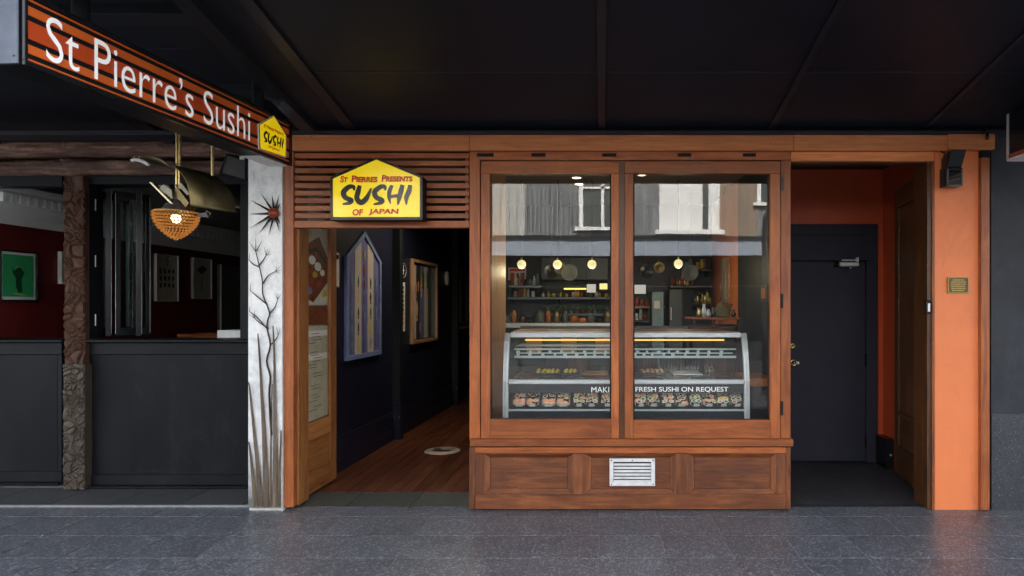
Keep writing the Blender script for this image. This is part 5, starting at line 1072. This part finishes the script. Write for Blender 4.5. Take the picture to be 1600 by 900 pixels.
def leaf(A, B, par, lab=None):
    F = Fr(A, B, (1, 0)) if abs(B[0] - A[0]) < abs(B[1] - A[1]) else Fr(A, B, (0, -1)); L = F.L; z0, z1 = 1.325, 2.62
    m = MB(); F.box(m, 0, L, -.02, .02, z0, z0 + .07); r0 = m.build('leaf', BLKG, par, bevel=.002)
    for a in ((0, .045, z0 + .07, z1 - .06), (L - .045, L, z0 + .07, z1 - .06)): m = MB(); F.box(m, a[0], a[1], -.02, .02, a[2], a[3]); m.build('stile', BLKG, r0, bevel=.002)
    m = MB(); F.box(m, 0, L, -.02, .02, z1 - .06, z1); m.build('rail', BLKG, r0, bevel=.002)
    m = MB(); F.box(m, .045, L - .045, -.003, .003, z0 + .07, z1 - .06); m.build('pane', GLAS3, r0)
    for a in (.004, L - .012): m = MB(); F.box(m, a, a + .003, .0205, .022, z0 + .02, z1 - .02); m.build('weather_strip', ALU, r0)
leaf((X(143, 5.66), 5.66), (X(160, 5.72) - .02, 6.1), fw_); leaf((X(172, 5.66), 5.64), (X(168, 6.2), 6.2), fw_)
leaf((X(178, 5.72), 5.72), (X(235, 5.95), 5.95), fw_); leaf((X(217, 5.70), 5.70), (X(217, 6.0) , 6.0), fw_)
for py in (320, 408, 500): pbx('hinge', ALU, fw_, 146, 149, py - 9, py + 9, 5.625, 5.635, bevel=.001)
# loudspeaker
ls = thing('loudspeaker', (X(362, 5.2), 5.2, Z(290, 5.2)), 'black wedge loudspeaker under the canopy beside the white pillar', 'loudspeaker')
ys0 = 5.12; P8 = [(340, 272), (388, 285), (388, 246), (352, 239)]
MB().prism([(X(a, ys0), ys0, Z(b, ys0)) for a, b in P8], (.02, .22, .0)).build('cabinet', BLK, ls, bevel=.01); MB().prism([(X(a, ys0 - .012), ys0 - .012, Z(b, ys0 - .012)) for a, b in ((347, 270), (383, 280), (383, 250), (355, 243))], (0, .0115, 0)).build('grille', SOFT, ls, bevel=.003)
MB().tube([(X(377, 5.15), 5.15, Z(245, 5.15)), (X(377, 5.15), 5.15, 2.92)], .012, 8).build('bracket', STEEL, ls); pbx('clamp', STEEL, ls, 374, 381, 240, 249, 5.10, 5.118, bevel=.003)
# ------------------------------------------------------------------ sculptural brass lamp
LY = 4.85; cl_ = thing('crystal_pendant', (X(277, LY), LY, Z(366, LY)), 'brass pendant lamp with amber crystal bowl and curved plates', 'pendant lamp')
def LP(a, b, d=0): return Vector((X(a, LY), LY + d, Z(b, LY)))
MB().tube([LP(276, 318), LP(276.5, 195)], .010, 14).build('tube', BRASS, cl_); MB().tube([LP(280.5, 305), LP(281, 195)], .010, 14).build('tube', BRASS, cl_); MB().tube([LP(324.5, 272, .06), LP(324.5, 190, .06)], .013, 14).build('tube', BRASS, cl_)
for yy in (257, 290): MB().lathe(tuple(LP(278.5, yy)), [(.024, -.004), (.026, 0), (.024, .004)], 14).build('collar', BRASSD, cl_)
def plate(nm, pts, wv, th, mt):
    n = len(pts); vs = []; wv = Vector(wv)
    for a, b in pts: vs += [LP(a, b) - wv, LP(a, b) + wv]
    m = MB(); fs = [(2 * i, 2 * i + 1, 2 * i + 3, 2 * i + 2) for i in range(n - 1)]; m.add(vs, fs, True); o = m.build(nm, mt, cl_, fix=False)
    sd_ = o.modifiers.new('s', 'SOLIDIFY'); sd_.thickness = th; return o
def plate2(nm, A, B, mt):   # surface between two curves
    m = MB(); n = len(A); m.add(A + B, [(i, i + 1, n + i + 1, n + i) for i in range(n - 1)], True); o = m.build(nm, mt, cl_, fix=False); s_ = o.modifiers.new('s', 'SOLIDIFY'); s_.thickness = .006; return o
A_ = [LP(a, b, -.10) for a, b in sm([(284, 262), (296, 273), (304, 287), (309, 305), (311, 325)], 4)]; B_ = [LP(a, b, .12) for a, b in sm([(286, 259), (318, 268), (337, 283), (350, 303), (355, 329)], 4)]
plate2('curved_plate', A_, B_, BRASSD)
A_ = [LP(a, b, -.06) for a, b in sm([(216, 247.5), (232, 246), (250, 248), (264, 254), (274, 263)], 4)]; B_ = [LP(a, b, .10) for a, b in sm([(217, 249), (232, 251), (250, 257), (262, 266), (272, 277)], 4)]
plate2('curved_plate', A_, B_, BRASSD)
m = MB(); m.tube([LP(a, b, -.05) for a, b in sm([(213, 253), (220, 252), (230, 254.5), (240, 260)], 4)], .012, 8); m.build('white_clip', WHT, cl_); MB().tube([LP(217, 246, -.05), LP(217, 253, -.05)], .003, 6).build('clip_pin', STEEL, cl_); MB().tube([LP(225, 247, -.05), LP(225, 253, -.05)], .003, 6).build('clip_pin', STEEL, cl_)
def slab(nm, pts, d0, d1, mt): MB().prism([LP(a, b, d0) for a, b in pts], (0, d1 - d0, 0)).build(nm, mt, cl_, bevel=.001)
slab('shade_edge', [(243, 287.5), (246, 287), (292, 333), (290.5, 335.5)], -.07, -.055, plain('pale_brass_edge', (.72, .62, .40), .35, .6)); slab('fin', [(262, 290), (275, 299), (276, 312), (255, 297)], -.05, -.045, PAPERC); slab('fin', [(286, 286), (300, 303), (297, 307), (283, 292)], -.03, -.02, PAPERC)
slab('fin', [(278, 291), (298, 318), (286, 333), (270, 312)], -.02, .10, BRASSD); slab('fin', [(246, 289), (262, 289), (282, 312), (268, 312)], .0, .1, DKBR); slab('fin', [(305, 335), (325, 332), (329, 341), (300, 337)], -.02, .02, BLKG)
MB().tube([LP(304, 303), LP(308, 312), LP(302, 316), LP(309, 322)], .004, 6).build('cable', DKBR, cl_); MB().tube([LP(322, 329), LP(330, 334), LP(324, 337)], .005, 6).build('cable', BRASSD, cl_)
bc = LP(275, 333)
MB().lathe(tuple(bc), [(.02, .11), (.05, .09), (.08, .05), (.105, .01), (.11, 0)], 24).build('lamp_dome', plain('smoked_glass_dome', (.12, .10, .09), .12, .3), cl_)
MB().lathe((bc.x, bc.y, bc.z - .04), [(.0001, .03), (.03, .02), (.035, 0), (.02, -.03), (.0001, -.035)], 12).build('bulb', E_BULB, cl_)
MB().tube([(bc.x + .148 * math.cos(q * PI / 12), bc.y + .148 * math.sin(q * PI / 12), bc.z + .008) for q in range(25)], .005, 6).build('rim_wire', BRASS, cl_)
m = MB(); 
def bead(c, r): m.add([(c[0] + r, c[1], c[2]), (c[0] - r, c[1], c[2]), (c[0], c[1] + r, c[2]), (c[0], c[1] - r, c[2]), (c[0], c[1], c[2] + r), (c[0], c[1], c[2] - r)], [(0, 2, 4), (2, 1, 4), (1, 3, 4), (3, 0, 4), (2, 0, 5), (1, 2, 5), (3, 1, 5), (0, 3, 5)])
for row, (rad, dz) in enumerate(((.150, 0), (.150, -.018), (.147, -.036), (.138, -.054), (.126, -.072), (.110, -.088), (.092, -.104), (.073, -.118), (.053, -.130), (.033, -.140), (.012, -.149))):
    n = max(3, int(2 * PI * rad / .022))
    for k_ in range(n): a = 2 * PI * (k_ + .5 * (row % 2)) / n; bead((bc.x + rad * math.cos(a), bc.y + rad * math.sin(a), bc.z + dz * 1.32), .0112)
m.build('crystal_beads', BEAD, cl_, stuff=True, fix=False)

def sm3(pts, k=5):
    P_ = [Vector(p) for p in pts]; out = []
    for i in range(len(P_) - 1):
        p0, p1, p2, p3 = P_[max(i - 1, 0)], P_[i], P_[i + 1], P_[min(i + 2, len(P_) - 1)]
        for j in range(k): t_ = j / k; out.append(.5 * ((2 * p1) + (p2 - p0) * t_ + (2 * p0 - 5 * p1 + 4 * p2 - p3) * t_ ** 2 + (3 * p1 - p0 - 3 * p2 + p3) * t_ ** 3))
    return out + [P_[-1]]
# ------------------------------------------------------------------ across the street (seen mirrored in the glass)
OY = -9.0; VD = 10 - OY
def OX(px): return (px - 940) * VD / 1000
ob_ = thing('opposite_building', (0, OY - 2, 0), 'grey boarded building across the street seen mirrored in the window glass', 'building')
ZT = 7.0; Z1 = 3.72
segs = [(-13, OX(818), OPPL), (OX(818), OX(1030), OPPG), (OX(1030), OX(1125), WHT), (OX(1125), OX(1183), OPPT), (OX(1183), 13, OPPG)]
for a, b, mt in segs:
    MB().box(a, b, OY - 5, OY, Z1, ZT).build('wall', mt, ob_); q = a + .12
    while q < b: MB().box(q, q + .035, OY, OY + .03, Z1, ZT).build('batten', mt, ob_); q += .24 if mt is not WHT else .8
def owin(px0, px1, zs_, ze):
    x0_, x1_ = OX(px0), OX(px1); w_ = MB().box(x0_ - .12, x1_ + .12, OY + .03, OY + .12, zs_ - .1, zs_).build('window', WHT, ob_)
    for a in ((x0_, x0_ + .12, zs_, ze), (x1_ - .12, x1_, zs_, ze), ((x0_ + x1_) / 2 - .05, (x0_ + x1_) / 2 + .05, zs_, ze), (x0_ + .12, x1_ - .12, ze - .1, ze), (x0_ + .12, x1_ - .12, (zs_ + ze) / 2 - .03, (zs_ + ze) / 2 + .03)): MB().box(a[0], a[1], OY + .02, OY + .09, a[2], a[3]).build('frame', WHT, w_)
    MB().box(x0_ + .1, x1_ - .1, OY + .005, OY + .031, zs_, ze).build('pane', IGREY, w_)
owin(905, 978, 3.95, 6.3); owin(1183, 1250, 4.7, 6.3); owin(650, 720, 3.95, 6.3)
MB().box(OX(1024), OX(1131), OY + .03, OY + .15, 3.75, 3.88).build('ledge', WHT, ob_); MB().box(OX(1098), OX(1107), OY + .031, OY + .06, 3.89, ZT).build('downpipe', IGREY, ob_)
MB().box(-13, 13, OY - .1, OY, 2.2, Z1 - .01).build('shop_wall', IGREY, ob_); MB().box(-13, 13, OY - .1, OY, 0, 2.19).build('shop_front', IDARK, ob_)
for q in range(30):
    x_ = OX(818) + .05 + q * .135
    if x_ < OX(900): MB().box(x_, x_ + .05, OY + .001, OY + .05, Z1, ZT).build('batten', OPPG, ob_)
t = thing('street_lamp', (OX(1190) * .62, -2.2, 0), 'curved metal street lamp mirrored in the right pane', 'street lamp')
bx9 = X(1196, 12.2); MB().tube(sm3([(bx9 - .0, -2.2, 0), (bx9, -2.2, 2.9), (bx9 + .05, -2.2, 3.35), (bx9 + .4, -2.2, 3.62), (bx9 + 1.0, -2.2, 3.66)]), .045, 10).build('pole', SOFT, t); MB().lathe((bx9 + 1.05, -2.2, 3.60), [(.0001, .1), (.1, .08), (.22, 0), (.0001, -.02)], 16).build('lamp_head', SOFT, t); MB().box(bx9 + .03, bx9 + .9, -2.23, -2.17, 3.05, 3.5).build('banner', OPPT, t)
av = thing('opposite_verandah', (0, -8, 0), 'blue grey verandah fascia across the street seen in the glass', 'verandah')
VF = -6.9; vd2 = 10 - VF
MB().box(-13, 13, VF - .06, VF, H + (480 - 399) * vd2 / 1000, H + (480 - 374) * vd2 / 1000).build('fascia', OPPB, av); MB().box(-13, 13, VF + .001, VF + .05, H + (480 - 373.5) * vd2 / 1000, H + (480 - 369) * vd2 / 1000).build('gutter', SOFT, av)
MB().box(-13, 13, OY, VF - .061, 3.24, 3.28).build('soffit', SOFT, av)
for q in (-11, -6.5, -2.2, 2.2, 6.5, 11): MB().tube([(q, VF - .15, 0), (q, VF - .15, 3.0)], .05, 10).build('post', BLK, av)
